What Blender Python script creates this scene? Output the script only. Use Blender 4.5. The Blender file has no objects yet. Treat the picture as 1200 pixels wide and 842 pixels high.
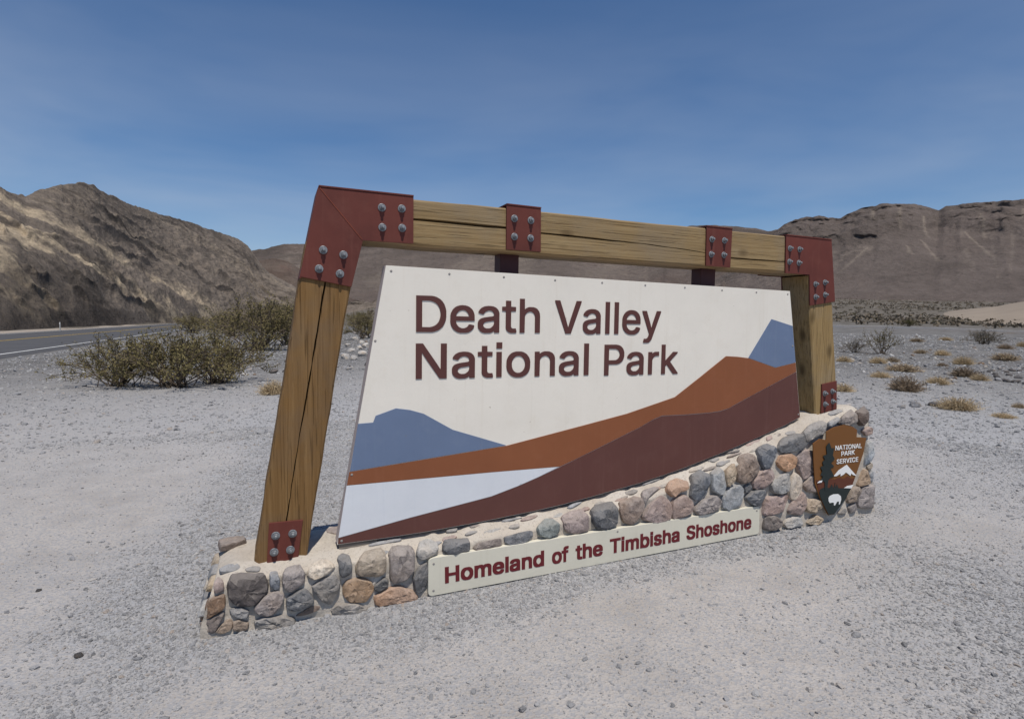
import bpy, bmesh, math, random
import numpy as np
from mathutils import Vector, Matrix
R = math.radians
rng = np.random.default_rng(7)
random.seed(7)
scene = bpy.context.scene
COL = scene.collection

# ------------------------------------------------------------------ camera
F_PX, CX, CY, CAM_H = 680.0, 600.0, 421.0, 1.65      # in pixels of the 1200 x 842 photograph
roll = math.atan(.0145)
pitch = math.atan((CY - 379.0) / F_PX)
_R0 = np.array([1, 0, 0.]); _U0 = np.array([0, math.sin(pitch), math.cos(pitch)])
FWD = np.array([0, math.cos(pitch), -math.sin(pitch)])
RV = _R0 * math.cos(roll) + _U0 * math.sin(roll)
UV_ = -_R0 * math.sin(roll) + _U0 * math.cos(roll)
cam_d = bpy.data.cameras.new('camera'); cam = bpy.data.objects.new('camera', cam_d); COL.objects.link(cam)
cam_d.sensor_fit = 'HORIZONTAL'; cam_d.sensor_width = 36; cam_d.lens = 36 * F_PX / 1200
cam_d.clip_start = .05; cam_d.clip_end = 30000
M = Matrix.Identity(4)
for i in range(3):
    M[i][0], M[i][1], M[i][2] = RV[i], UV_[i], -FWD[i]
M[2][3] = CAM_H
cam.matrix_world = M
scene.camera = cam

def ray(x, y):
    return FWD * F_PX + RV * (x - CX) - UV_ * (y - CY)

# sign frame: SR runs along the sign, SN away from the viewer
_d = ray(2237, 404); _d[2] = 0; SR = _d / np.linalg.norm(_d); SN = np.array([-SR[1], SR[0], 0])
_r = ray(345, 500); O = np.array([0, 0, CAM_H]) + _r * (3.30 / _r[1]); O[2] = 0
SIGN_M = Matrix(((SR[0], SN[0], 0, O[0]), (SR[1], SN[1], 0, O[1]), (0, 0, 1, 0), (0, 0, 0, 1)))

# ------------------------------------------------------------------ light
LDIR = Vector((SN * 1.0 + SR * .05).tolist()); LDIR.z = -2.25; LDIR.normalize()
sun_elev = math.asin(-LDIR.z)
sun_az = math.atan2(-LDIR.x, -LDIR.y)          # from +Y towards +X
sd = bpy.data.lights.new('sun', 'SUN'); so = bpy.data.objects.new('sun', sd); COL.objects.link(so)
sd.energy = 3.4; sd.angle = R(.5); sd.color = (1, .935, .85)
so.rotation_euler = LDIR.to_track_quat('-Z', 'Y').to_euler()
so.location = (0, 0, 30)

world = bpy.data.worlds.new('World'); scene.world = world; world.use_nodes = True
nt = world.node_tree; nt.nodes.clear()
wo = nt.nodes.new('ShaderNodeOutputWorld'); bg = nt.nodes.new('ShaderNodeBackground')
sky = nt.nodes.new('ShaderNodeTexSky'); sky.sky_type = 'NISHITA'; sky.sun_disc = False
sky.sun_elevation = sun_elev; sky.sun_rotation = sun_az
sky.altitude = 100; sky.air_density = 1.0; sky.dust_density = .3; sky.ozone_density = 8
bg.inputs['Strength'].default_value = .082
# thin cirrus, long streaks across the sky
tc = nt.nodes.new('ShaderNodeTexCoord'); mp = nt.nodes.new('ShaderNodeMapping')
mp.inputs['Rotation'].default_value = (R(20), R(-28), R(10)); mp.inputs['Scale'].default_value = (1.1, 2.0, 5.0)
nz = nt.nodes.new('ShaderNodeTexNoise'); nz.inputs['Scale'].default_value = 1.3; nz.inputs['Detail'].default_value = 4
nz.inputs['Roughness'].default_value = .55; nz.inputs['Distortion'].default_value = .3
cr = nt.nodes.new('ShaderNodeValToRGB')
cr.color_ramp.elements[0].position = .28; cr.color_ramp.elements[0].color = (0, 0, 0, 1)
cr.color_ramp.elements[1].position = .85; cr.color_ramp.elements[1].color = (.30, .30, .30, 1)
mx = nt.nodes.new('ShaderNodeMix'); mx.data_type = 'RGBA'
mx.inputs['B'].default_value = (5.6, 6.0, 6.8, 1)
nt.links.new(tc.outputs['Generated'], mp.inputs['Vector']); nt.links.new(mp.outputs[0], nz.inputs['Vector'])
sx = nt.nodes.new('ShaderNodeSeparateXYZ'); nt.links.new(tc.outputs['Generated'], sx.inputs[0])      # thinner towards the zenith
mr = nt.nodes.new('ShaderNodeMapRange'); mr.inputs[1].default_value = .02; mr.inputs[2].default_value = .52; mr.inputs[3].default_value = 2.3; mr.inputs[4].default_value = .03
nt.links.new(sx.outputs['Z'], mr.inputs[0])
mu = nt.nodes.new('ShaderNodeMath'); mu.operation = 'MULTIPLY'
nt.links.new(nz.outputs['Fac'], cr.inputs['Fac']); nt.links.new(cr.outputs['Color'], mu.inputs[0]); nt.links.new(mr.outputs[0], mu.inputs[1]); nt.links.new(mu.outputs[0], mx.inputs['Factor'])
hs = nt.nodes.new('ShaderNodeHueSaturation'); hs.inputs['Saturation'].default_value = 1.07; hs.inputs['Value'].default_value = .97      # polarised, deep desert blue
nt.links.new(sky.outputs[0], hs.inputs['Color']); nt.links.new(hs.outputs[0], mx.inputs['A']); nt.links.new(mx.outputs['Result'], bg.inputs['Color'])
nt.links.new(bg.outputs[0], wo.inputs['Surface'])

vs = scene.view_settings
scene.display_settings.display_device = 'sRGB'
vs.view_transform = 'Standard'; vs.look = 'None'; vs.gamma = 1; vs.exposure = .2; vs.use_curve_mapping = False

# ------------------------------------------------------------------ helpers
def link(name, me, mat=None, parent=None, kind=None):
    o = bpy.data.objects.new(name, me); COL.objects.link(o)
    if mat is not None and me is not None and not me.materials: me.materials.append(mat)
    if parent is not None: o.parent = parent
    if kind: o['kind'] = kind
    return o

def tag(o, label, cat, group=None):
    o['label'] = label; o['category'] = cat
    if group: o['group'] = group
    return o

def thing(name, label, cat, loc=(0, 0, 0), matrix=None, group=None):
    o = bpy.data.objects.new(name, None); COL.objects.link(o)
    o.empty_display_size = .1
    if matrix is not None: o.matrix_world = matrix
    else: o.location = loc
    return tag(o, label, cat, group)

def pydata(name, v, f, smooth=False):
    me = bpy.data.meshes.new(name); me.from_pydata(v, [], f)
    if smooth: me.polygons.foreach_set('use_smooth', [True] * len(me.polygons))
    me.update(); return me

def fix(me):
    bm = bmesh.new(); bm.from_mesh(me); bmesh.ops.recalc_face_normals(bm, faces=bm.faces); bm.to_mesh(me); bm.free(); return me

def npmesh(name, V, Fq, smooth=True):
    """fast mesh from numpy arrays; Fq (n,3) or (n,4)"""
    me = bpy.data.meshes.new(name); n, k = Fq.shape
    me.vertices.add(len(V)); me.vertices.foreach_set('co', np.ascontiguousarray(V, dtype=np.float32).ravel())
    me.loops.add(n * k); me.loops.foreach_set('vertex_index', np.ascontiguousarray(Fq, dtype=np.int32).ravel())
    me.polygons.add(n); me.polygons.foreach_set('loop_start', np.arange(0, n * k, k, dtype=np.int32))
    me.polygons.foreach_set('loop_total', np.full(n, k, dtype=np.int32))
    if smooth: me.polygons.foreach_set('use_smooth', np.ones(n, dtype=bool))
    me.update(calc_edges=True); me.validate(); return me

def fattr(me, name, arr):
    a = me.attributes.new(name, 'FLOAT', 'POINT'); a.data.foreach_set('value', np.ascontiguousarray(arr, dtype=np.float32).ravel())

def grid_faces(nu, nv, wrap=False):
    i = np.arange(nu if wrap else nu - 1); j = np.arange(nv - 1)
    I, J = np.meshgrid(i, j, indexing='ij'); I2 = (I + 1) % nu
    return np.stack([I * nv + J, I2 * nv + J, I2 * nv + J + 1, I * nv + J + 1], -1).reshape(-1, 4)

def _hash(ix, iy, iz):
    h = (ix * 374761393 + iy * 668265263 + iz * 2147483647) & 0xffffffff
    h = ((h ^ (h >> 13)) * 1274126177) & 0xffffffff
    h = (h ^ (h >> 16)) * 2246822519 & 0xffffffff
    return ((h ^ (h >> 15)) & 0xffffff) / float(0xffffff)

def vnoise(x, y, z):
    x, y, z = np.broadcast_arrays(np.asarray(x, float), np.asarray(y, float), np.asarray(z, float))
    ix, iy, iz = np.floor(x).astype(np.int64), np.floor(y).astype(np.int64), np.floor(z).astype(np.int64)
    fx, fy, fz = x - ix, y - iy, z - iz
    fx, fy, fz = [q * q * q * (q * (q * 6 - 15) + 10) for q in (fx, fy, fz)]
    r = 0
    for a in (0, 1):
        for b in (0, 1):
            for c in (0, 1):
                r = r + _hash(ix + a, iy + b, iz + c) * (fx if a else 1 - fx) * (fy if b else 1 - fy) * (fz if c else 1 - fz)
    return r * 2 - 1

def fbm(x, y, z=0., oct=5, gain=.5):
    s = 0; a = 1; n = 0
    for k in range(oct):
        s = s + a * vnoise(np.asarray(x) * 2 ** k + 17.3 * k, np.asarray(y) * 2 ** k - 9.1 * k, np.asarray(z) * 2 ** k + 4.7 * k); n += a; a *= gain
    return s / n

def ridged(x, y, z=0., oct=5, gain=.5):
    s = 0; a = 1; n = 0
    for k in range(oct):
        s = s + a * (1 - 2 * np.abs(vnoise(np.asarray(x) * 2 ** k + 7.3 * k, np.asarray(y) * 2 ** k - 3.1 * k, np.asarray(z) * 2 ** k + 1.7 * k))); n += a; a *= gain
    return s / n

def sstep(a, b, x):
    t = np.clip((np.asarray(x, float) - a) / (b - a), 0, 1); return t * t * (3 - 2 * t)

# ------------------------------------------------------------------ materials
class NT:
    def __init__(s, name):
        s.m = bpy.data.materials.new(name); s.m.use_nodes = True; s.t = s.m.node_tree; s.t.nodes.clear()
        s.out = s.n('ShaderNodeOutputMaterial'); s.b = s.n('ShaderNodeBsdfPrincipled'); s.l(s.b.outputs[0], s.out.inputs[0])
        s.b.inputs['Specular IOR Level'].default_value = .3
    def n(s, t, **k):
        o = s.t.nodes.new(t)
        for a, v in k.items(): setattr(o, a, v)
        return o
    def l(s, a, b): s.t.links.new(a, b)
    def coord(s, scale=(1, 1, 1), rot=(0, 0, 0), kind='Object'):
        tc = s.n('ShaderNodeTexCoord'); mp = s.n('ShaderNodeMapping')
        mp.inputs['Scale'].default_value = scale; mp.inputs['Rotation'].default_value = rot
        s.l(tc.outputs[kind], mp.inputs[0]); return mp.outputs[0]
    def noise(s, vec, scale, detail=4, rough=.55, dist=0):
        o = s.n('ShaderNodeTexNoise'); o.inputs['Scale'].default_value = scale; o.inputs['Detail'].default_value = detail
        o.inputs['Roughness'].default_value = rough; o.inputs['Distortion'].default_value = dist; s.l(vec, o.inputs['Vector']); return o.outputs['Fac']
    def voro(s, vec, scale, out='Distance', feat='F1'):
        o = s.n('ShaderNodeTexVoronoi'); o.feature = feat; o.inputs['Scale'].default_value = scale; s.l(vec, o.inputs['Vector']); return o.outputs[out]
    def ramp(s, fac, stops):
        o = s.n('ShaderNodeValToRGB'); e = o.color_ramp.elements
        while len(e) < len(stops): e.new(.5)
        for q, (p, c) in zip(e, stops):
            q.position = p; q.color = (*c, 1) if len(c) == 3 else c
        s.l(fac, o.inputs[0]); return o.outputs[0]
    def mix(s, fac, a, b, mode='MIX'):
        o = s.n('ShaderNodeMix', data_type='RGBA', blend_type=mode)
        for k, v in (('Factor', fac), ('A', a), ('B', b)):
            sock = o.inputs[k]
            if isinstance(v, (int, float)): sock.default_value = v
            elif isinstance(v, tuple): sock.default_value = (*v, 1) if len(v) == 3 else v
            else: s.l(v, sock)
        return o.outputs['Result']
    def math(s, op, a, b=0., clamp=False):
        o = s.n('ShaderNodeMath', operation=op); o.use_clamp = clamp
        for i, v in enumerate((a, b)):
            if isinstance(v, (int, float)): o.inputs[i].default_value = v
            else: s.l(v, o.inputs[i])
        return o.outputs[0]
    def attr(s, name, typ='GEOMETRY'):
        o = s.n('ShaderNodeAttribute'); o.attribute_name = name; o.attribute_type = typ; return o.outputs['Fac']
    def rnd(s): return s.n('ShaderNodeObjectInfo').outputs['Random']
    def hsv(s, col, h=.5, sat=1., v=1.):
        o = s.n('ShaderNodeHueSaturation'); s.l(col, o.inputs['Color'])
        for k, q in (('Hue', h), ('Saturation', sat), ('Value', v)):
            if isinstance(q, (int, float)): o.inputs[k].default_value = q
            else: s.l(q, o.inputs[k])
        return o.outputs[0]
    def rng(s, v, lo, hi):
        o = s.n('ShaderNodeMapRange'); s.l(v, o.inputs[0]); o.inputs[3].default_value = lo; o.inputs[4].default_value = hi; return o.outputs[0]
    def bump(s, h, strength, dist=.01, prev=None):
        o = s.n('ShaderNodeBump'); o.inputs['Strength'].default_value = strength; o.inputs['Distance'].default_value = dist
        s.l(h, o.inputs['Height'])
        if prev is not None: s.l(prev, o.inputs['Normal'])
        return o.outputs[0]
    def done(s, col, rough=.8, nrm=None, metal=0, spec=.3):
        if isinstance(col, tuple): s.b.inputs['Base Color'].default_value = (*col, 1)
        else: s.l(col, s.b.inputs['Base Color'])
        if isinstance(rough, (int, float)): s.b.inputs['Roughness'].default_value = rough
        else: s.l(rough, s.b.inputs['Roughness'])
        s.b.inputs['Metallic'].default_value = metal; s.b.inputs['Specular IOR Level'].default_value = spec
        if nrm is not None: s.l(nrm, s.b.inputs['Normal'])
        return s.m

def mul(c, k): return tuple(min(1, v * k) for v in c)

def m_paint(name, c, rough=.55, wear=.12, chips=None):
    t = NT(name); v = t.coord()
    n = t.noise(v, 2.2, 6, .65); n2 = t.noise(v, 90, 3)
    col = t.ramp(n, [(.3, mul(c, 1 - wear)), (.7, mul(c, 1 + wear * .6))])
    col = t.mix(t.math('MULTIPLY', n2, .18), col, mul(c, .75))
    if chips:
        # vertical run-off streaks and a few tiny chips
        st = t.noise(t.coord((26, 26, .9)), 1, 4, .7)
        col = t.mix(t.ramp(st, [(.56, (0, 0, 0)), (.8, (.35,) * 3)]), col, chips)
        gr = t.noise(v, 5.5, 8, .75)
        col = t.mix(t.ramp(gr, [(.52, (0, 0, 0)), (.72, (.22,) * 3)]), col, chips)
        ch = t.noise(v, 34, 2, .5)
        col = t.mix(t.ramp(ch, [(.75, (0, 0, 0)), (.79, (.7,) * 3)]), col, mul(chips, .7))
    return t.done(col, t.rng(n, rough - .08, rough + .12), t.bump(n2, .12, .003))

def m_wood(name, c1, c2, c3, axis, lean=0.):
    t = NT(name)
    sc = [58, 58, 58]; sc[axis] = 1.5
    v = t.coord(tuple(sc), (0, lean, 0))
    sc2 = [9, 9, 9]; sc2[axis] = .55
    v2 = t.coord(tuple(sc2), (0, lean, 0))
    g = t.noise(v, 1, 8, .65, .25); g2 = t.noise(v2, 1, 5, .6, .8)
    vk = t.coord(tuple(5.5 if i != axis else 3.0 for i in range(3)))
    kn = t.voro(vk, 1.0)
    col = t.ramp(g, [(.25, c3), (.45, c1), (.65, c2), (.85, mul(c2, 1.1))])
    col = t.mix(t.ramp(g2, [(.4, (0, 0, 0)), (.75, (.6,) * 3)]), col, mul(c1, .8))
    big = t.noise(t.coord((2.2, 2.2, 2.2)), 1, 4, .6)
    grey = sum(c1) / 3
    col = t.mix(t.ramp(big, [(.45, (0, 0, 0)), (.75, (.45,) * 3)]), col, (grey * 1.05, grey * 1.0, grey * .9))
    col = t.mix(t.ramp(kn, [(.08, (.95,) * 3), (.24, (0, 0, 0))]), col, mul(c3, .55))
    sc3 = [110, 110, 110]; sc3[axis] = 2.2
    fine = t.noise(t.coord(tuple(sc3), (0, lean, 0)), 1, 3, .5)
    chk = t.ramp(fine, [(.35, (1,) * 3), (.41, (0, 0, 0))])
    col = t.mix(t.math('MULTIPLY', chk, .55), col, mul(c3, .5))
    h = t.math('SUBTRACT', g, t.math('MULTIPLY', chk, .8))
    return t.done(col, .85, t.bump(h, .55, .006), spec=.15)

def m_rock(name, c, rough=.9, var=.33, speck=.5, sc=1., dust=0.):
    t = NT(name); v = t.coord()
    n = t.noise(v, 17 * sc, 8, .72, .6); n2 = t.noise(v, 60 * sc, 5, .7); n3 = t.noise(v, 3.1 * sc, 4)
    col = t.ramp(n, [(.28, mul(c, 1 - var * 1.5)), (.5, c), (.72, mul(c, 1 + var * 1.3))])
    warm = (c[0] * 1.25, c[1] * 1.0, c[2] * .72)
    col = t.mix(t.ramp(n3, [(.45, (0, 0, 0)), (.7, (.6,) * 3)]), col, warm)
    col = t.mix(t.ramp(n2, [(.38, (speck,) * 3), (.48, (0, 0, 0))]), col, mul(c, .38))
    col = t.mix(t.ramp(n2, [(.6, (0, 0, 0)), (.72, (speck,) * 3)]), col, mul(c, 2.0))
    col = t.hsv(col, .5, t.rng(t.rnd(), .75, 1.2), t.rng(t.rnd(), .85, 1.2))
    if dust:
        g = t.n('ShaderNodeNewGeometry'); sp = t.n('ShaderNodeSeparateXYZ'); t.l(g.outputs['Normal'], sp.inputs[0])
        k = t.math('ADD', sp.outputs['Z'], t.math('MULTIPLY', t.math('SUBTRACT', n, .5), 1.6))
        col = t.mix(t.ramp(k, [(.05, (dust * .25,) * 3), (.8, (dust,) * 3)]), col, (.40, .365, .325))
    nr = t.bump(n, .9, .02); nr = t.bump(n2, .5, .005, nr)
    return t.done(col, rough, nr, spec=.25)

# ------------------------------------------------------------------ terrain
def softplus(a): return np.where(a > 20, a, np.log1p(np.exp(np.minimum(a, 20))))

def gz(X, Y):
    X = np.asarray(X, float); Y = np.asarray(Y, float)
    s = (X - O[0]) * SR[0] + (Y - O[1]) * SR[1]
    t = -.035 + .018 * np.clip(s, -2, 7)
    az = np.degrees(np.arctan2(X, Y))
    w = .05 + .95 * sstep(-24, -4, az)
    g = softplus((Y - 13) / 3) * 3 * .0325 + softplus((Y - 75) / 10) * 10 * .027
    g = np.minimum(g, 60) * (Y > 0)
    return t + w * g

def hit(x, y):
    """point of the terrain seen at a pixel of the photograph"""
    r = ray(x, y); k = np.geomspace(1.5, 900, 4000) / np.hypot(r[0], r[1])
    P = np.array([0, 0, CAM_H]) + k[:, None] * r
    d = P[:, 2] - gz(P[:, 0], P[:, 1]); i = np.nonzero(d <= 0)[0]
    if len(i) == 0: return None
    i = max(1, i[0]); f = d[i - 1] / (d[i - 1] - d[i] + 1e-9)
    return P[i - 1] * (1 - f) + P[i] * f

def sdep(X, Y):
    return (X - O[0]) * SR[0] + (Y - O[1]) * SR[1], (X - O[0]) * SN[0] + (Y - O[1]) * SN[1]

def relief(X, Y):
    r = np.hypot(X, Y)
    n = fbm(X * 1.3, Y * 1.3, 0, 4) * .012 + fbm(X * .35, Y * .35, 3, 3) * .03
    n = n + fbm(X * .12, Y * .12, 5, 4) * .22 * sstep(8, 40, r) + fbm(X * .02, Y * .02, 8, 4) * 1.2 * sstep(60, 300, r)
    rd = X * .917 + Y * .40           # distance across the road on the left
    flat = sstep(-8, -9.3, rd) * (1 - sstep(-22, -24, rd)) * (Y > -30)
    return n * (1 - .97 * flat)

def dustiness(X, Y):
    """1 where the gravel has been driven away and fine dust shows"""
    s, d = sdep(X, Y); al, ac = s * .35, d * 1.5         # wheels pass alongside the sign
    n = .6 * fbm(al, ac, 11, 5, .6) + .5 * fbm(X * .8, Y * .8, 31, 5, .55); n2 = fbm(X * 2.6, Y * 2.6, 21, 5, .6)
    xb = np.interp(Y, [0, 2, 2.38, 3.44, 4.97, 8, 11], [-1.6, -1.68, -1.8, -2.2, -2.6, -3.4, -4.4])
    left = sstep(-.15, .7, xb - X + n * .5) * (1 - .55 * sstep(5, 9, Y))
    cen = sstep(.30, .75, -d + n * .35) * (1 - sstep(-.1, 1.2, X - 1.35 - (Y - 2.4) * .45 + n * .8)) * sstep(-.3, .5, X - xb + n * .3) * .82
    rp = .85 * np.exp(-(((X - 4.4) / 1.1) ** 2 + ((Y - 7.5) / 2.6) ** 2)) + .7 * np.exp(-(((X - 3.6) / .9) ** 2 + ((Y - 4.7) / .7) ** 2))
    far = .3 * sstep(9, 16, Y)
    return np.clip(np.maximum(np.maximum(left * .95, cen), np.maximum(rp, far)) + n * .38 + n2 * .16, 0, 1)

def m_ground():
    t = NT('ground'); v = t.coord()
    d = t.attr('dust'); far = t.attr('far')
    n = t.noise(v, 2.3, 8, .65, .3); n2 = t.noise(v, 38, 6, .7); n3 = t.noise(v, .35, 5, .6)
    vc = t.n('ShaderNodeTexVoronoi'); vc.inputs['Scale'].default_value = 75; t.l(v, vc.inputs['Vector'])
    vs_ = t.hsv(vc.outputs['Color'], .5, .0, 1)
    vbig = t.n('ShaderNodeTexVoronoi'); vbig.inputs['Scale'].default_value = 7; t.l(v, vbig.inputs['Vector'])
    dustc = t.ramp(n, [(.3, (.34, .313, .285)), (.52, (.41, .382, .352)), (.75, (.46, .432, .402))])
    bed = t.ramp(vs_, [(.1, (.23, .227, .226)), (.5, (.35, .346, .346)), (.9, (.48, .475, .465))])
    bed = t.mix(.35, bed, (.285, .28, .28))
    k = t.math('ADD', d, t.math('MULTIPLY', t.math('SUBTRACT', n2, .5), 1.1), True)
    col = t.mix(k, bed, dustc)
    # thin scatter of small chips lying in the dust
    chips = t.ramp(vs_, [(.80, (0, 0, 0)), (.86, (.55,) * 3)])
    col = t.mix(chips, col, (.27, .28, .30))
    tone = t.hsv(t.n('ShaderNodeTexVoronoi').outputs['Color'], .5, 0, 1)
    farc = t.ramp(t.noise(v, .9, 9, .72), [(.3, (.085, .082, .078)), (.47, (.145, .140, .134)), (.62, (.19, .184, .176)), (.8, (.29, .28, .262))])
    fan = t.ramp(t.noise(v, .045, 9, .75), [(.3, (.115, .10, .086)), (.5, (.165, .146, .127)), (.7, (.21, .188, .162))])
    fan = t.mix(t.ramp(t.noise(v, .55, 6, .7), [(.46, (.75,) * 3), (.56, (0, 0, 0))]), fan, (.075, .066, .045))
    vf = t.attr('fan')
    farc = t.mix(vf, farc, fan)
    col = t.mix(far, col, farc)
    col = t.hsv(col, .5, 1, t.rng(n3, .9, 1.1))
    nr = t.bump(n2, .5, .012); nr = t.bump(vc.outputs['Distance'], .6, .006, nr)
    nr = t.bump(t.noise(v, 6, 6, .7), .35, .03, nr)
    return t.done(col, .95, nr, spec=.1)

def build_ground():
    fine = np.radians(np.linspace(-50, 50, 401)); rest = np.radians(np.linspace(50, 310, 131))[1:-1]
    az = np.concatenate([fine, rest]); r = np.concatenate([[.02], np.geomspace(.4, 9000, 330)])
    A, RR = np.meshgrid(az, r, indexing='ij')
    X, Y = RR * np.sin(A), RR * np.cos(A)
    Z = gz(X, Y) + relief(X, Y)
    V = np.stack([X, Y, Z], -1).reshape(-1, 3)
    me = npmesh('ground', V, grid_faces(len(az), len(r), True)[:, ::-1])
    fattr(me, 'dust', dustiness(X, Y)); fattr(me, 'far', sstep(9, 26, RR)); fattr(me, 'fan', sstep(60, 110, RR))
    me.materials.append(m_ground())
    link('ground', me, kind='structure')
build_ground()

# ------------------------------------------------------------------ roads
def m_asphalt():
    t = NT('asphalt'); v = t.coord()
    n = t.noise(v, .6, 6, .6); n2 = t.noise(v, 60, 3)
    col = t.ramp(n, [(.3, (.050, .050, .053)), (.7, (.085, .084, .086))])
    col = t.mix(t.math('MULTIPLY', n2, .5), col, (.12, .118, .116))
    return t.done(col, .85, t.bump(n2, .4, .004))
M_ASPH = m_asphalt()
M_LINE = m_paint('road_paint', (.68, .68, .66), .8, .25)

def strip(name, pts_l, pts_r, mat, lift, parent=None, kind='structure', thick=0.):
    V, Fc = [], []
    n = len(pts_l); m = 9
    for i in range(n):
        for j in range(m):
            p = pts_l[i] * (1 - j / (m - 1)) + pts_r[i] * (j / (m - 1))
            cz = float(gz(*p)) + (relief(p[0], p[1]) * .25) + lift
            V.append((p[0], p[1], cz))
    F4 = grid_faces(n, m)
    V = np.array(V)
    if thick:   # skirts down the two sides
        base = len(V); low = V.reshape(n, m, 3)[:, [0, m - 1]].copy(); low[..., 2] -= thick
        low[:, 0, :2] += (pts_l - pts_r) / np.linalg.norm(pts_l - pts_r, axis=1)[:, None] * .25
        low[:, 1, :2] -= (pts_l - pts_r) / np.linalg.norm(pts_l - pts_r, axis=1)[:, None] * .25
        V = np.vstack([V, low.reshape(-1, 3)])
        ex = []
        for i in range(n - 1):
            ex.append((base + 2 * i, base + 2 * i + 2, (i + 1) * m, i * m))
            ex.append((i * m + m - 1, (i + 1) * m + m - 1, base + 2 * i + 3, base + 2 * i + 1))
        F4 = np.vstack([F4, np.array(ex)])
    me = fix(npmesh(name, V, F4)); 
    if me.polygons[0].normal.z < 0: me.flip_normals()
    return link(name, me, mat, parent, kind)

_dir = np.array([-.40, .917]); _nrm = np.array([.917, .40])
def road_pts(off, ts): return np.array([_nrm * off + _dir * t for t in ts])
ts = np.concatenate([np.linspace(-30, 60, 70), np.linspace(62, 330, 70)])
road = strip('road', road_pts(-21.8, ts), road_pts(-9.5, ts), M_ASPH, .05, thick=.16)
strip('edge_line', road_pts(-10.35, ts), road_pts(-10.2, ts), M_LINE, .056, road, None)
strip('edge_line', road_pts(-21.2, ts), road_pts(-21.05, ts), M_LINE, .056, road, None)
M_YEL = m_paint('road_yellow', (.55, .36, .05), .8, .25)
strip('centre_line', road_pts(-15.85, ts), road_pts(-15.75, ts), M_YEL, .056, road, None)
strip('centre_line', road_pts(-15.65, ts), road_pts(-15.55, ts), M_YEL, .056, road, None)
strip('verge', road_pts(-25.5, ts), road_pts(-22.0, ts), m_rock('verge_gravel', (.36, .31, .25), sc=.3), .035)

def far_line(px, dy):
    out = []
    for x in px:
        y = np.interp(x, [300, 960, 1075, 1200, 1500], [364, 381.5, 383.8, 388.5, 401]) + dy
        out.append(hit(x, y)[:2])
    return np.array(out)
pxs = np.linspace(700, 1500, 60)
def smooth(a):
    k = np.ones(9) / 9; b = np.pad(a, ((4, 4), (0, 0)), 'edge'); 
    return np.stack([np.convolve(b[:, i], k, 'valid') for i in (0, 1)], 1)
fl = smooth(far_line(pxs, 0)); tang = np.gradient(fl, axis=0); tang /= np.linalg.norm(tang, axis=1)[:, None]
nr_ = np.stack([tang[:, 1], -tang[:, 0]], 1); nr_ *= np.sign((nr_ * -fl).sum(1))[:, None]
road2 = strip('road', fl, fl + nr_ * 8.5, m_rock('pale_asphalt', (.125, .124, .125), sc=.15, speck=.1), .10, thick=.25)
strip('edge_line', fl + nr_ * .3, fl + nr_ * .6, M_LINE, .107, road2, None)

# ------------------------------------------------------------------ hills
def m_hill(name, base, tan, dark, sc=1., red=None):
    t = NT(name); v = t.coord()
    a_tan, a_dark = t.attr('tan'), t.attr('dark')
    n = t.noise(v, .05 * sc, 9, .7, .5); n2 = t.noise(v, .35 * sc, 8, .75); n3 = t.noise(v, 1.5 * sc, 5, .75)
    col = t.ramp(n, [(.3, mul(base, .72)), (.5, base), (.72, mul(base, 1.25))])
    if red: col = t.mix(t.ramp(t.noise(v, .02 * sc, 5, .6), [(.5, (0, 0, 0)), (.7, (.6,) * 3)]), col, red)
    col = t.mix(t.math('MULTIPLY', t.math('ADD', a_tan, t.math('MULTIPLY', t.math('SUBTRACT', n2, .5), 1.2), True), t.math('GREATER_THAN', a_tan, .02)), col, tan)
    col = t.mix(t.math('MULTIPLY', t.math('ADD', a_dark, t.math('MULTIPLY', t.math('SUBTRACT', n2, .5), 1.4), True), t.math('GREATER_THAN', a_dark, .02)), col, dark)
    col = t.mix(t.ramp(n3, [(.34, (.5,) * 3), (.44, (0, 0, 0))]), col, mul(dark, 1.1))
    vr = t.n('ShaderNodeTexVoronoi'); vr.inputs['Scale'].default_value = .42 * sc; vr.inputs['Detail'].default_value = 1; t.l(v, vr.inputs['Vector'])
    col = t.hsv(col, .5, 1, t.rng(t.hsv(vr.outputs['Color'], .5, 0, 1), .85, 1.15))
    col = t.hsv(col, .5, 1, t.rng(n2, .68, 1.32))
    nr = t.bump(vr.outputs['Distance'], .5, 1.0 / sc)
    nr = t.bump(n2, .9, 1.6 / sc, nr); nr = t.bump(n3, .7, .35 / sc, nr)
    return t.done(col, .95, nr, spec=.08)

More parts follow.
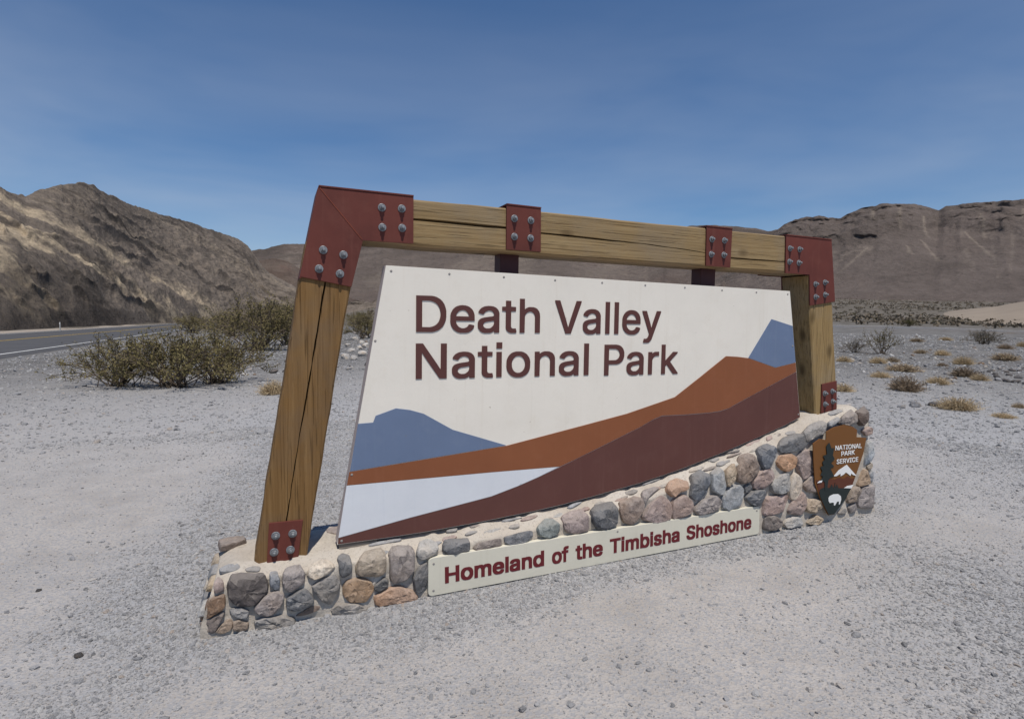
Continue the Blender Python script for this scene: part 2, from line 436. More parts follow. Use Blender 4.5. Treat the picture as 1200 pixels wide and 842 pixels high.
def hill(name, sky_px, x0, x1, n, D0, D1, prof, mat, nt=110, disp=None, attrs=None, back=1.2, zlow=-3., rough=1.6):
    xs = np.linspace(x0, x1, n); ys = np.interp(xs, [p[0] for p in sky_px], [p[1] for p in sky_px]) + rough * fbm(xs * .09, 1, 7, 4, .6)
    az = []; el = []
    for x, y in zip(xs, ys):
        r = ray(x, y); az.append(math.atan2(r[0], r[1])); el.append(r[2] / math.hypot(r[0], r[1]))
    az, el = np.array(az), np.array(el)
    d0, d1 = np.broadcast_to(D0(az, xs), az.shape), np.broadcast_to(D1(az, xs), az.shape)
    zb = gz(d0 * np.sin(az), d0 * np.cos(az)) - .6; zr = CAM_H + el * d1
    tt = np.concatenate([np.linspace(0, 1, nt), np.linspace(1, 1 + back, 14)[1:]])
    T = np.broadcast_to(tt, (n, len(tt))); XS = np.broadcast_to(xs[:, None], T.shape); AZ = np.broadcast_to(az[:, None], T.shape)
    P = prof(np.minimum(T, 1), XS)
    RR = d0[:, None] + (d1 - d0)[:, None] * T
    Z = zb[:, None] + (zr - zb)[:, None] * P
    over = np.maximum(T - 1, 0) / back
    Z = Z - (Z - zb[:, None] - zlow) * sstep(0, 1, over)
    X, Y = RR * np.sin(AZ), RR * np.cos(AZ)
    if disp is not None:
        dr, dz = disp(X, Y, Z, T, XS); edge = sstep(0, .04, T)
        RR = RR + dr * edge; Z = Z + dz * edge
        X, Y = RR * np.sin(AZ), RR * np.cos(AZ)
    V = np.stack([X, Y, Z], -1).reshape(-1, 3)
    me = npmesh(name, V, grid_faces(n, len(tt))[:, ::-1], False)
    for k, fn in (attrs or {}).items(): fattr(me, k, fn(X, Y, Z, T, XS))
    me.materials.append(mat)
    return link(name, me, kind='structure')

# left hill, banded, along the far side of the road
SKY_L = [(-900, 250), (-500, 205), (-250, 196), (-100, 206), (-40, 214), (0, 221), (30, 229), (44, 223), (58, 220), (78, 216), (96, 214), (109, 217), (118, 224), (128, 230), (142, 236),
         (160, 243), (192, 253), (224, 262), (245, 269), (266, 276), (280, 281), (290, 288), (296, 296), (304, 308), (316, 320), (330, 329), (348, 338), (370, 347), (400, 356), (440, 363), (480, 368)]
_LX = np.arange(-900, 700, 10.)
_LB = np.convolve(np.pad(np.interp(_LX, [-900, -500, -200, 0, 100, 150, 200, 250, 300, 480], [40, 46, 60, 85, 116, 146, 190, 235, 275, 330]), 6, 'edge'), np.ones(13) / 13, 'valid')
def Lbase(az, xs): return np.interp(xs, _LX, _LB)
def Lridge(az, xs): return Lbase(az, xs) + np.interp(xs, [-900, -100, 60, 200, 290, 480], [60, 70, 85, 110, 120, 60])
def Lprof(T, XS):
    cut = np.interp(XS, [-900, 60, 140, 220], [.03, .03, .03, .02])
    a = sstep(0, .06, T) * cut
    k = .93 + .10 * vnoise(XS * .012, 0, 0)
    return a + (1 - cut) * T ** k * (1 - .10 * np.sin(T * math.pi))
def Ldisp(X, Y, Z, T, XS):
    R_ = np.hypot(X, Y); k = 110 / R_
    amp = np.interp(XS, [0, 300], [.9, 1.6]) * (1 - .65 * sstep(.75, 1, T))
    q = ridged(X * .09, Y * .09, Z * .14, 4, .5) * 1.7 + ridged(X * .33, Y * .33, Z * .5, 2, .45) * .5 * np.minimum(1, R_ / 130)
    w = T + XS * .0034
    bed = w * 8 + fbm(XS * .012, T * 3, 2, 4) * .9
    ledge = np.abs((bed % 1) - .5) * 2; on = sstep(-.15, .3, fbm(XS * .02, w * 6, 6, 3))
    big = ridged(X * .03, Y * .03, Z * .04, 3, .5) * 1.6 * amp
    return -(ledge ** 4) * 1.5 * amp * on, (q + big - .7) * amp * .85 * sstep(0, .12, T) + sstep(.7, .95, ledge) * 1.0 * amp * on
def Ltan(X, Y, Z, T, XS):
    w = T + XS * .0034 + .05 * fbm(XS * .02, T * 4, 1, 4)
    n = fbm(XS * .007, w * 7.5, 4, 5, .6) + .45 * fbm(X * .16, Y * .16, Z * .25, 5, .65)
    k = sstep(.0, .03, T) * (1 - .9 * sstep(.92, 1.12, w))
    thin = np.exp(-((w - .90) / .035) ** 2) * sstep(-.35, .1, fbm(XS * .02, w * 4, 9, 3))
    return np.clip(np.maximum(sstep(.02, .38, n) * k, thin * .8), 0, 1)
def Ldark(X, Y, Z, T, XS):
    w = T + XS * .0034
    n = fbm(XS * .010 + 9, w * 9, 14, 6, .65) + .5 * ridged(X * .16, Y * .16, Z * .3, 4)
    rock = sstep(.30, .10, T + .16 * fbm(XS * .05, T * 14, 3, 5, .65)) * sstep(135, 105, XS) * sstep(-20, 15, XS) * .7  # shade of the cliffs on the rocky foot, painted into the colour
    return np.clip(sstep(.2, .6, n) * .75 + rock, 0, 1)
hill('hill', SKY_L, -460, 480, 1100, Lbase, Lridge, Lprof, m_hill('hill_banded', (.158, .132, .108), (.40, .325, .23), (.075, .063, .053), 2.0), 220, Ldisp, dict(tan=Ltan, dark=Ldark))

# low reddish knoll at the end of the left hill
SKY_K = [(268, 352), (284, 322), (298, 309), (312, 303.5), (324, 304), (338, 308), (350, 315), (362, 325), (385, 340), (420, 354), (450, 362)]
hill('hill', SKY_K, 268, 450, 200, lambda a, x: 345 + 0 * x, lambda a, x: 440 + 0 * x, lambda T, XS: .4 * T + .6 * T ** .8, m_hill('hill_red', (.135, .105, .085), (.21, .165, .12), (.085, .062, .05), .7, (.19, .10, .078)), 70,
     lambda X, Y, Z, T, XS: (ridged(X * .03, Y * .03, Z * .05, 5) * 3, ridged(X * .03, Y * .03, Z * .05, 5) * 3 * (1 - .7 * sstep(.7, 1, T))),
     dict(tan=lambda X, Y, Z, T, XS: np.clip(.7 * sstep(.0, .4, fbm(XS * .05, T * 5, 3, 4)) * sstep(.55, .2, T), 0, 1), dark=lambda X, Y, Z, T, XS: np.clip(.7 * sstep(.1, .5, ridged(X * .03, Y * .03, Z * .08, 4)), 0, 1)))

# brown range that closes the valley behind the sign
SKY_M = [(200, 300), (270, 300), (296, 294), (333, 287), (375, 286), (450, 282), (520, 280), (600, 274), (690, 270), (760, 267), (840, 264), (866, 266), (886, 268), (900, 271), (930, 268), (1000, 275), (1100, 290)]
def Mprof(T, XS): return .35 * T + .65 * T ** 1.5
def Mdisp(X, Y, Z, T, XS):
    q = ridged(X * .008, Y * .008, Z * .012, 6, .52)
    g = ridged(XS * .03, T * .8, 2, 4) * 7
    return q * 8, (q * 9 + g * .6) * (1 - .8 * sstep(.7, 1, T))
hill('hill', SKY_M, 200, 1100, 420, lambda a, x: 520 + 0 * x, lambda a, x: 1000 + 0 * x, Mprof, m_hill('hill_brown', (.135, .110, .094), (.21, .175, .14), (.080, .066, .056), .28, (.15, .108, .09)), 90, Mdisp,
     dict(tan=lambda X, Y, Z, T, XS: np.clip(.5 * sstep(.1, .6, fbm(XS * .02, T * 3, 3, 4)), 0, 1), dark=lambda X, Y, Z, T, XS: np.clip(.8 * sstep(.2, .6, ridged(X * .01, Y * .01, Z * .03, 4)) * sstep(.6, .9, T), 0, 1)))

# right mountain: cliffs on top of a smooth talus apron
SKY_R = [(740, 356), (800, 345), (850, 320), (880, 300), (900, 279), (912, 268), (918, 262), (930, 257), (945, 253), (952, 254), (960, 251), (972, 254), (985, 255), (993, 249), (1000, 246), (1020, 241), (1040, 238), (1062, 238), (1080, 240), (1090, 244), (1100, 246), (1108, 242), (1120, 240), (1140, 237), (1160, 235), (1200, 233), (1270, 226), (1400, 236), (1600, 215), (1900, 250), (2400, 300)]
def Rcliff(XS): return np.interp(XS, [700, 900, 975, 1030, 1058, 1075, 1100, 1125, 1160, 1200, 1300, 1500, 1800], [.8, .72, .66, .66, .80, .82, .90, .82, .76, .73, .69, .76, .7]) + .03 * fbm(XS * .06, 3, 1, 3)
def Rcrag(XS): return np.clip(np.interp(XS, [700, 900, 975, 1045, 1065, 1085, 1105, 1120, 1145, 1185, 1215, 1260, 1400, 1600], [.5, .8, 1, .9, .6, .3, .25, .7, 1, .9, .5, 1, .5, 1]) + .3 * fbm(XS * .05, 8, 2, 3), .15, 1)
def Rprof(T, XS):
    c = Rcliff(XS); h = .56 + 1.1 * (c - .70)
    tal = h * (.55 * (T / c) + .45 * (T / c) ** 2.0)
    k = (T - c) / (1 - c); cr = Rcrag(XS)
    s1 = .06 * fbm(XS * .05, 4, 4, 3)
    step = .36 * sstep(0, .30, k) + .34 * k + .16 * sstep(.42 + s1, .56 + s1, k) + .14 * sstep(.80 - s1, .93, k)
    top = h + (1 - h) * (step * cr + k * (1 - cr))
    return np.where(T < c, tal, top)
def Rdisp(X, Y, Z, T, XS):
    c = Rcliff(XS); cr = Rcrag(XS); up = sstep(-.03, .06, T - c) * cr
    q = fbm(X * .022, Y * .022, Z * .02, 5, .58); q2 = ridged(X * .08, Y * .08, Z * .12, 4, .6)
    st = np.abs(((Z / 9 + fbm(X * .02, Y * .02, 0, 4) * 2.2) % 1) - .5) * 2
    q3 = ridged(X * .05, Y * .05, Z * .12, 5, .65)
    w = XS + 60 * (T - .4) * np.sin(XS * .022 + 1)
    gul = ridged(w * .011, T * .7, 7, 3, .45)
    return up * (q * 7 + q2 * 2.6 + q3 * 4.5 - st * 1.6), (1 - up) * (gul * 3.6 * sstep(0, .4, T) * (1 - sstep(.85, 1, T)) + q2 * .4) + up * (q2 * 2.2 + q3 * 1.5) * (1 - sstep(.93, 1, T))
_GUL = [(1082, .74, 1108, .50), (1064, .66, 1071, .56), (1057, .97, 1056, .80), (1084, .92, 1089, .78), (1131, .80, 1168, .55), (1150, .88, 1156, .74), (1200, .9, 1196, .8), (1022, .95, 1024, .82), (1240, .7, 1275, .45), (1020, .62, 985, .40)]
def Rtan(X, Y, Z, T, XS):
    c = Rcliff(XS); out = .45 * sstep(.045, .015, T) * sstep(-.2, .3, fbm(XS * .03, 1, 1, 3))
    for x0, t0, x1, t1 in _GUL:
        f = np.clip((t0 - T) / (t0 - t1), 0, 1); xc = x0 + (x1 - x0) * f + 3 * fbm(T * 14, x0, 2, 3)
        out = np.maximum(out, .75 * np.exp(-((XS - xc) / (1.3 + 1.6 * f)) ** 2) * ((T > t1) & (T < t0)) * (1 - .6 * f))
    st = ridged(XS * .03 + (1 - T) * 2.2 * np.sin(XS * .021), T * .8, 2, 4)
    return np.clip(np.maximum(out, sstep(.42, .9, st) * .22 * sstep(.15, .6, T) * (1 - sstep(0, .05, T - c))), 0, 1)
def Rdark(X, Y, Z, T, XS):
    c = Rcliff(XS); b = np.abs(((Z / 7 + fbm(X * .01, Y * .01, 0, 3) * 1.3) % 1) - .5) * 2
    return np.clip(sstep(.0, .04, T - c) * Rcrag(XS) * (.5 * sstep(.75, .95, b) * sstep(-.1, .4, fbm(XS * .04, Z * .03, 4, 4))), 0, 1)
hill('hill', SKY_R, 740, 2400, 900, lambda a, x: 430 + 0 * x, lambda a, x: 640 + 0 * x, Rprof, m_hill('hill_cliff', (.132, .109, .096), (.27, .225, .18), (.075, .062, .054), .4, (.145, .113, .096)), 190, Rdisp, dict(tan=Rtan, dark=Rdark))
# low ranges that close the valley behind the viewer and to the far left
SKY_B = [(0, 0)]
def back_range():
    az = np.radians(np.linspace(78, 290, 220)); V = []
    tt = np.linspace(0, 1, 30)
    for a in az:
        hgt = 70 + 45 * float(fbm(a * 3.1, 2, 1, 5))
        for t in tt:
            r = 900 + 700 * t; z = -3 + hgt * math.sin(min(1, t * 1.4) * math.pi / 2) * (1 - sstep(.75, 1, t))
            V.append((r * math.sin(a), r * math.cos(a), z + 9 * float(ridged(r * .01 * math.sin(a), r * .01 * math.cos(a), 3, 3)) * (t > .03)))
    me = npmesh('hill', np.array(V), grid_faces(220, 30)[:, ::-1])
    fattr(me, 'tan', np.zeros(len(V))); fattr(me, 'dark', np.zeros(len(V)))
    link('hill', me, bpy.data.materials['hill_brown'], kind='structure')
back_range()

# pale sand bank on the right
def sand_bank():
    nx, ny = 110, 30; V = []
    p0 = hit(1095, 374); R0 = math.hypot(p0[0], p0[1]); D = 45.
    for x in np.linspace(1080, 1560, nx):
        ty = float(np.interp(x, [1080, 1088, 1103, 1136, 1169, 1188, 1215, 1300, 1500, 1560], [380, 374, 367.5, 362.5, 359.5, 355.5, 351, 346, 352, 372])) + .4 * float(fbm(x * .05, 3, 3, 3))
        r = ray(x, ty); az = math.atan2(r[0], r[1]); zc = CAM_H + r[2] / math.hypot(r[0], r[1]) * (R0 + D)
        for j in range(ny):
            w = j / (ny - 1); rr = R0 - 14 + (D + 14) * w * 1.9
            q = (rr * math.sin(az), rr * math.cos(az)); g = float(gz(*q)) - .4
            k = math.sin(min(1, w * 1.9) * math.pi / 2) ** 1.1 * (1 - float(sstep(.55, 1, w)))
            V.append((q[0], q[1], g + max(0, zc - float(gz((R0 + D) * math.sin(az), (R0 + D) * math.cos(az))) + .4) * k + .3 * float(fbm(q[0] * .06, q[1] * .06, 2, 3)) * k))
    me = npmesh('sand_bank', np.array(V), grid_faces(nx, ny))
    if me.polygons[len(me.polygons) // 2].normal.z < 0: me.flip_normals()
    t = NT('sand'); v = t.coord(); n = t.noise(v, .12, 7, .6); n2 = t.noise(v, 2, 5)
    mt = t.done(t.ramp(n, [(.3, (.235, .192, .148)), (.7, (.29, .24, .185))]), .95, t.bump(n2, .4, .2))
    link('sand_bank', me, mt, kind='structure')
sand_bank()

# ---- traced outlines: letter shapes (units of 1/1000), cobbles (along wall, up the face), emblem
GLYPH_SIGN={"D":[502,[[[53,-6],[52,514],[267,515],[307,508],[336,499],[386,470],[418,438],[444,397],[463,343],[471,300],[471,212],[466,178],[456,143],[430,88],[413,66],[381,37],[360,22],[305,1],[267,-6]],[[135,66],[238,65],[281,75],[307,87],[334,106],[354,128],[371,157],[385,202],[390,235],[390,274],[380,326],[373,347],[349,388],[327,410],[288,432],[241,444],[135,443]]]],"N":[523,[[[53,-6],[52,514],[146,515],[149,512],[344,205],[388,130],[390,514],[472,515],[473,-5],[375,-5],[187,290],[134,382],[135,-5]]]],"P":[445,[[[53,-6],[52,514],[274,515],[310,508],[341,496],[362,482],[387,457],[406,424],[413,402],[418,376],[418,319],[411,285],[399,257],[385,235],[362,213],[319,189],[277,180],[136,180],[135,-5]],[[135,250],[253,251],[284,260],[298,270],[321,295],[332,326],[335,343],[332,371],[316,407],[291,430],[262,441],[136,444]]]],"V":[480,[[[195,-6],[13,483],[8,497],[8,514],[92,515],[96,512],[198,226],[240,94],[244,97],[282,221],[384,514],[471,515],[472,497],[289,-5]]]],"a":[389,[[[125,-15],[90,-5],[75,2],[59,14],[34,44],[22,79],[22,134],[31,165],[49,188],[66,200],[92,211],[128,221],[247,238],[265,251],[265,270],[255,294],[240,309],[228,316],[202,323],[175,321],[142,307],[124,291],[109,266],[90,266],[33,283],[31,301],[50,334],[75,359],[109,378],[130,385],[175,392],[206,392],[247,388],[271,380],[294,369],[319,346],[331,329],[343,298],[346,282],[346,-6],[268,-8],[266,23],[242,2],[206,-12]],[[153,56],[197,57],[216,64],[246,89],[255,101],[265,127],[266,173],[152,154],[128,145],[112,132],[103,115],[103,96],[110,82],[125,66]]]],"e":[404,[[[174,-14],[129,-2],[96,17],[71,39],[49,70],[35,103],[26,146],[28,242],[35,273],[57,318],[71,337],[98,362],[127,378],[167,390],[198,393],[243,390],[272,383],[303,369],[335,342],[352,320],[368,287],[378,249],[380,163],[108,162],[109,144],[116,120],[128,99],[148,76],[172,62],[196,55],[227,55],[260,67],[280,84],[296,112],[322,112],[370,100],[373,96],[373,80],[364,56],[347,34],[334,21],[305,2],[274,-10],[251,-14]],[[109,230],[296,228],[297,234],[290,258],[276,284],[253,307],[229,319],[191,321],[160,309],[130,282],[116,258]]]],"h":[410,[[[45,-6],[44,514],[121,515],[124,351],[143,370],[179,387],[200,391],[257,391],[293,382],[321,365],[351,328],[363,293],[368,247],[368,-5],[287,-5],[287,238],[282,266],[268,293],[248,310],[224,320],[198,320],[167,308],[146,290],[135,274],[125,247],[123,-5]]]],"i":[167,[[[43,-6],[42,385],[122,387],[123,-5]],[[63,437],[48,444],[35,459],[33,469],[35,507],[48,522],[63,530],[93,532],[113,527],[128,514],[135,500],[133,459],[122,446],[105,437]]]],"k":[381,[[[45,-6],[44,514],[121,515],[124,232],[276,387],[368,385],[368,371],[358,359],[246,247],[218,214],[377,14],[380,-5],[283,-6],[152,160],[123,133],[123,-5]]]],"l":[189,[[[107,-9],[90,-4],[65,12],[49,38],[44,55],[45,515],[123,514],[123,102],[125,81],[130,69],[140,60],[179,60],[189,19],[189,-3],[186,-6]]]],"n":[410,[[[45,-6],[44,385],[119,387],[121,349],[129,358],[155,377],[200,391],[271,389],[314,370],[334,352],[346,335],[356,316],[365,278],[368,-5],[287,-5],[287,238],[282,266],[268,293],[248,310],[224,320],[198,320],[167,308],[146,290],[135,274],[125,247],[123,-5]]]],"o":[415,[[[172,-14],[134,-5],[96,17],[66,46],[47,75],[35,103],[26,149],[28,244],[35,273],[57,318],[74,340],[105,367],[127,378],[170,390],[246,390],[282,381],[320,359],[342,339],[371,296],[383,263],[390,225],[387,134],[376,92],[361,63],[349,46],[320,17],[267,-10],[243,-14]],[[195,56],[232,57],[262,74],[278,89],[295,115],[304,142],[309,168],[307,223],[292,265],[278,287],[262,302],[243,314],[220,321],[184,319],[167,312],[148,298],[123,265],[114,242],[107,208],[109,153],[123,111],[137,89],[153,74],[172,62]]]],"r":[259,[[[45,-6],[44,385],[119,387],[121,356],[143,375],[174,389],[252,391],[254,316],[198,318],[169,308],[142,285],[125,252],[123,233],[123,-5]]]],"t":[227,[[[135,-10],[109,-3],[82,14],[69,29],[57,60],[55,74],[55,319],[-2,322],[-2,386],[55,389],[56,478],[135,478],[136,389],[212,386],[211,321],[136,319],[136,91],[143,72],[161,59],[212,60],[222,17],[222,-4],[204,-10]]]],"y":[389,[[[55,-151],[37,-145],[37,-131],[52,-81],[96,-82],[117,-70],[135,-45],[149,-7],[149,2],[9,367],[9,386],[95,386],[171,176],[192,105],[196,103],[218,176],[295,386],[379,387],[378,362],[202,-93],[167,-132],[148,-144],[122,-151]]]]}
GLYPH_BOLD={"H":[517,[[[34,-20],[32,528],[154,528],[155,310],[360,310],[363,312],[363,528],[484,530],[485,-19],[363,-19],[362,210],[157,210],[154,209],[154,-19]]]],"S":[447,[[[162,-29],[105,-15],[76,-1],[44,27],[27,50],[15,79],[11,98],[11,158],[131,159],[139,129],[159,102],[193,80],[219,73],[240,75],[278,92],[303,117],[313,141],[306,155],[278,178],[217,202],[128,225],[81,249],[52,273],[34,298],[25,327],[23,398],[27,431],[44,467],[71,497],[128,528],[181,537],[274,537],[317,530],[343,521],[378,499],[413,460],[430,408],[428,356],[309,356],[299,391],[283,409],[252,428],[228,435],[198,428],[176,416],[156,396],[146,374],[159,354],[186,335],[250,311],[343,285],[386,261],[408,241],[430,208],[437,179],[437,100],[432,77],[418,46],[399,22],[371,-1],[338,-17],[286,-29]]]],"T":[449,[[[165,-20],[164,428],[5,430],[4,528],[443,530],[443,430],[285,428],[285,-19]]]],"a":[389,[[[106,-29],[71,-19],[42,-3],[24,15],[10,39],[3,65],[3,148],[12,179],[30,202],[73,226],[152,242],[218,250],[243,263],[236,279],[221,295],[194,307],[178,302],[149,283],[128,252],[71,252],[12,270],[12,315],[31,348],[56,373],[111,400],[156,407],[225,407],[290,395],[313,383],[338,360],[350,344],[362,313],[365,-21],[244,-20],[213,-29]],[[165,72],[178,71],[213,90],[236,115],[246,151],[171,140],[137,123],[124,106],[129,96],[144,81]]]],"b":[424,[[[179,-29],[143,-17],[140,-22],[25,-20],[26,531],[140,531],[143,395],[176,405],[283,405],[324,393],[359,369],[380,346],[399,315],[411,282],[418,244],[418,132],[406,80],[384,37],[350,0],[305,-24],[283,-29]],[[218,73],[243,81],[270,106],[289,142],[299,182],[294,223],[275,265],[255,288],[224,305],[195,295],[170,273],[154,244],[142,194],[149,149],[168,108],[190,86]]]],"d":[424,[[[141,-29],[108,-19],[72,2],[47,27],[18,80],[7,134],[7,244],[23,308],[47,349],[74,376],[120,400],[141,405],[248,405],[282,395],[284,531],[398,531],[399,-20],[286,-22],[282,-17],[246,-29]],[[202,73],[227,81],[257,108],[271,134],[283,184],[278,223],[264,258],[236,290],[208,305],[184,297],[157,275],[135,237],[126,196],[130,156],[145,120],[174,86]]]],"e":[404,[[[155,-29],[110,-17],[77,2],[52,25],[23,70],[7,132],[7,242],[16,287],[28,315],[52,351],[79,376],[108,393],[136,402],[177,407],[234,407],[291,397],[339,371],[361,349],[380,318],[390,294],[399,244],[399,149],[134,147],[133,142],[147,113],[167,90],[205,71],[224,74],[251,88],[268,108],[277,126],[341,126],[392,111],[392,65],[383,42],[364,18],[336,-5],[308,-19],[270,-29]],[[135,244],[271,244],[257,270],[234,293],[208,305],[193,302],[172,290],[149,268]]]],"f":[254,[[[54,-20],[53,305],[-21,307],[-21,400],[53,402],[55,483],[77,519],[109,541],[144,551],[232,551],[271,544],[272,497],[257,450],[199,449],[179,433],[172,416],[173,401],[257,400],[257,309],[256,306],[169,305],[169,-19]]]],"h":[410,[[[26,-20],[25,528],[140,530],[143,394],[181,406],[290,403],[340,380],[370,343],[382,307],[387,262],[387,-19],[268,-19],[265,240],[249,278],[229,296],[209,303],[186,294],[163,274],[144,233],[142,-19]]]],"i":[167,[[[24,-20],[23,400],[141,401],[142,-19]],[[43,422],[27,432],[14,452],[14,514],[21,528],[36,541],[55,546],[113,546],[139,537],[154,514],[154,452],[145,435],[124,422]]]],"l":[189,[[[88,-23],[46,-3],[30,24],[25,40],[26,529],[142,528],[144,95],[149,83],[159,75],[198,75],[208,33],[208,-17],[205,-20]]]],"m":[610,[[[26,-20],[26,401],[140,401],[143,396],[186,408],[255,408],[288,401],[321,377],[350,396],[379,406],[476,408],[526,394],[561,364],[573,345],[584,305],[583,-20],[468,-19],[465,255],[456,278],[440,294],[419,306],[402,299],[380,278],[365,247],[362,-20],[246,-19],[246,240],[237,274],[219,294],[200,303],[186,299],[165,283],[144,243],[142,-19]]]],"n":[410,[[[26,-20],[25,400],[138,401],[143,394],[181,406],[276,406],[312,396],[343,377],[361,357],[375,331],[384,293],[387,-19],[268,-19],[265,240],[249,278],[229,296],[209,303],[186,294],[163,274],[144,233],[142,-19]]]],"o":[415,[[[153,-29],[115,-19],[77,2],[47,32],[26,65],[7,134],[7,242],[16,287],[28,315],[54,353],[86,381],[108,393],[151,405],[265,405],[286,400],[329,381],[358,357],[380,327],[395,299],[409,239],[409,134],[402,99],[376,42],[324,-7],[301,-19],[262,-29]],[[202,73],[212,71],[229,78],[259,103],[280,142],[290,182],[283,227],[266,263],[243,288],[212,305],[186,297],[157,273],[135,234],[126,194],[133,149],[149,113],[172,88]]]],"s":[365,[[[123,-29],[64,-10],[29,20],[8,65],[8,115],[64,128],[121,128],[132,103],[154,81],[183,69],[216,83],[234,103],[209,126],[97,155],[66,169],[39,192],[25,215],[17,249],[17,299],[22,327],[36,353],[61,378],[107,400],[133,405],[245,405],[269,400],[307,381],[332,356],[344,337],[351,318],[351,268],[307,257],[240,257],[217,292],[192,307],[183,307],[159,295],[144,275],[173,252],[302,217],[339,189],[355,161],[360,134],[360,77],[353,46],[341,25],[316,0],[273,-22],[240,-29]]]],"t":[227,[[[116,-25],[90,-17],[63,-1],[50,15],[38,46],[36,305],[-21,308],[-21,400],[36,403],[37,492],[154,492],[155,403],[231,400],[231,308],[155,305],[155,105],[162,86],[175,75],[231,74],[241,31],[241,-19],[223,-25]]]]}
GLYPH_CAPS={"A":[480,[[[7,-9],[5,14],[10,28],[189,516],[288,518],[467,33],[474,12],[474,-7],[383,-9],[333,132],[149,132],[136,107],[97,-9]],[[172,209],[305,209],[240,403]]]],"C":[510,[[[223,-15],[164,1],[123,25],[89,57],[63,95],[41,145],[29,205],[29,302],[34,333],[44,372],[72,429],[95,456],[135,492],[166,508],[216,523],[319,523],[357,513],[388,499],[416,480],[441,455],[472,405],[484,364],[484,341],[397,339],[389,364],[372,393],[345,420],[297,442],[266,446],[238,442],[207,430],[163,395],[139,360],[125,324],[115,245],[120,205],[134,160],[153,126],[181,97],[214,75],[257,63],[302,68],[345,89],[379,126],[397,170],[483,170],[484,143],[470,98],[453,69],[397,16],[359,-3],[323,-13]]]],"E":[419,[[[50,-9],[49,516],[384,518],[384,441],[137,440],[138,296],[367,296],[368,224],[367,220],[138,220],[137,71],[138,68],[386,68],[387,-7]]]],"I":[300,[[[21,-9],[21,68],[106,69],[106,438],[105,441],[21,441],[20,516],[281,518],[281,441],[194,440],[194,71],[195,68],[281,68],[282,-7]]]],"K":[467,[[[50,-9],[49,516],[137,516],[138,284],[350,518],[457,518],[459,497],[263,285],[456,16],[459,-7],[360,-9],[196,220],[137,159],[137,-7]]]],"L":[393,[[[50,-9],[49,516],[136,518],[137,69],[372,68],[373,-7]]]],"N":[523,[[[50,-9],[49,516],[148,518],[151,514],[386,139],[387,516],[474,518],[475,-7],[373,-7],[185,288],[136,372],[137,-7]]]],"O":[533,[[[223,-15],[164,1],[131,20],[91,55],[60,100],[44,138],[29,205],[29,302],[36,345],[51,388],[72,429],[119,480],[147,499],[192,518],[216,523],[297,525],[331,520],[369,508],[421,475],[460,431],[477,402],[494,357],[503,310],[506,233],[498,169],[489,136],[465,86],[448,62],[397,16],[364,-1],[311,-15]],[[253,64],[278,63],[314,73],[338,85],[370,112],[401,162],[417,229],[413,310],[398,352],[382,381],[335,425],[297,442],[269,446],[216,435],[188,418],[163,395],[139,360],[127,331],[115,264],[117,219],[127,176],[153,126],[197,85],[233,68]]]],"P":[445,[[[50,-9],[49,516],[277,518],[343,499],[390,459],[416,405],[421,378],[421,316],[401,255],[365,210],[322,187],[279,177],[138,177],[137,-7]],[[137,252],[250,253],[281,263],[296,272],[318,297],[332,345],[330,369],[313,405],[288,427],[260,439],[138,441]]]],"R":[449,[[[50,-9],[49,516],[279,518],[324,508],[346,499],[380,474],[409,431],[421,388],[421,316],[413,285],[392,245],[372,225],[335,200],[440,12],[440,-7],[341,-9],[235,188],[141,189],[137,188],[137,-7]],[[137,266],[248,265],[272,270],[303,287],[321,307],[332,343],[330,374],[323,395],[309,414],[284,432],[250,441],[138,441]]]],"S":[447,[[[178,-17],[121,-3],[93,11],[61,39],[44,62],[32,91],[27,110],[27,146],[114,147],[130,105],[157,78],[183,66],[224,59],[257,64],[295,80],[327,117],[332,146],[323,167],[295,190],[233,213],[145,237],[109,254],[78,275],[51,310],[42,339],[39,386],[44,419],[53,443],[70,467],[98,492],[133,511],[198,525],[257,525],[290,521],[340,502],[384,465],[408,419],[413,396],[412,368],[326,368],[315,403],[300,421],[269,440],[226,449],[181,440],[159,428],[139,408],[130,389],[130,362],[143,342],[169,323],[233,299],[326,273],[369,249],[388,233],[408,205],[418,179],[418,98],[411,77],[389,41],[362,16],[333,-1],[269,-17]]]],"T":[449,[[[182,-9],[180,440],[22,441],[21,516],[427,518],[427,441],[268,440],[268,-7]]]],"V":[480,[[[192,-9],[10,481],[5,516],[95,518],[98,514],[242,106],[382,516],[473,518],[474,495],[291,-7]]]]}
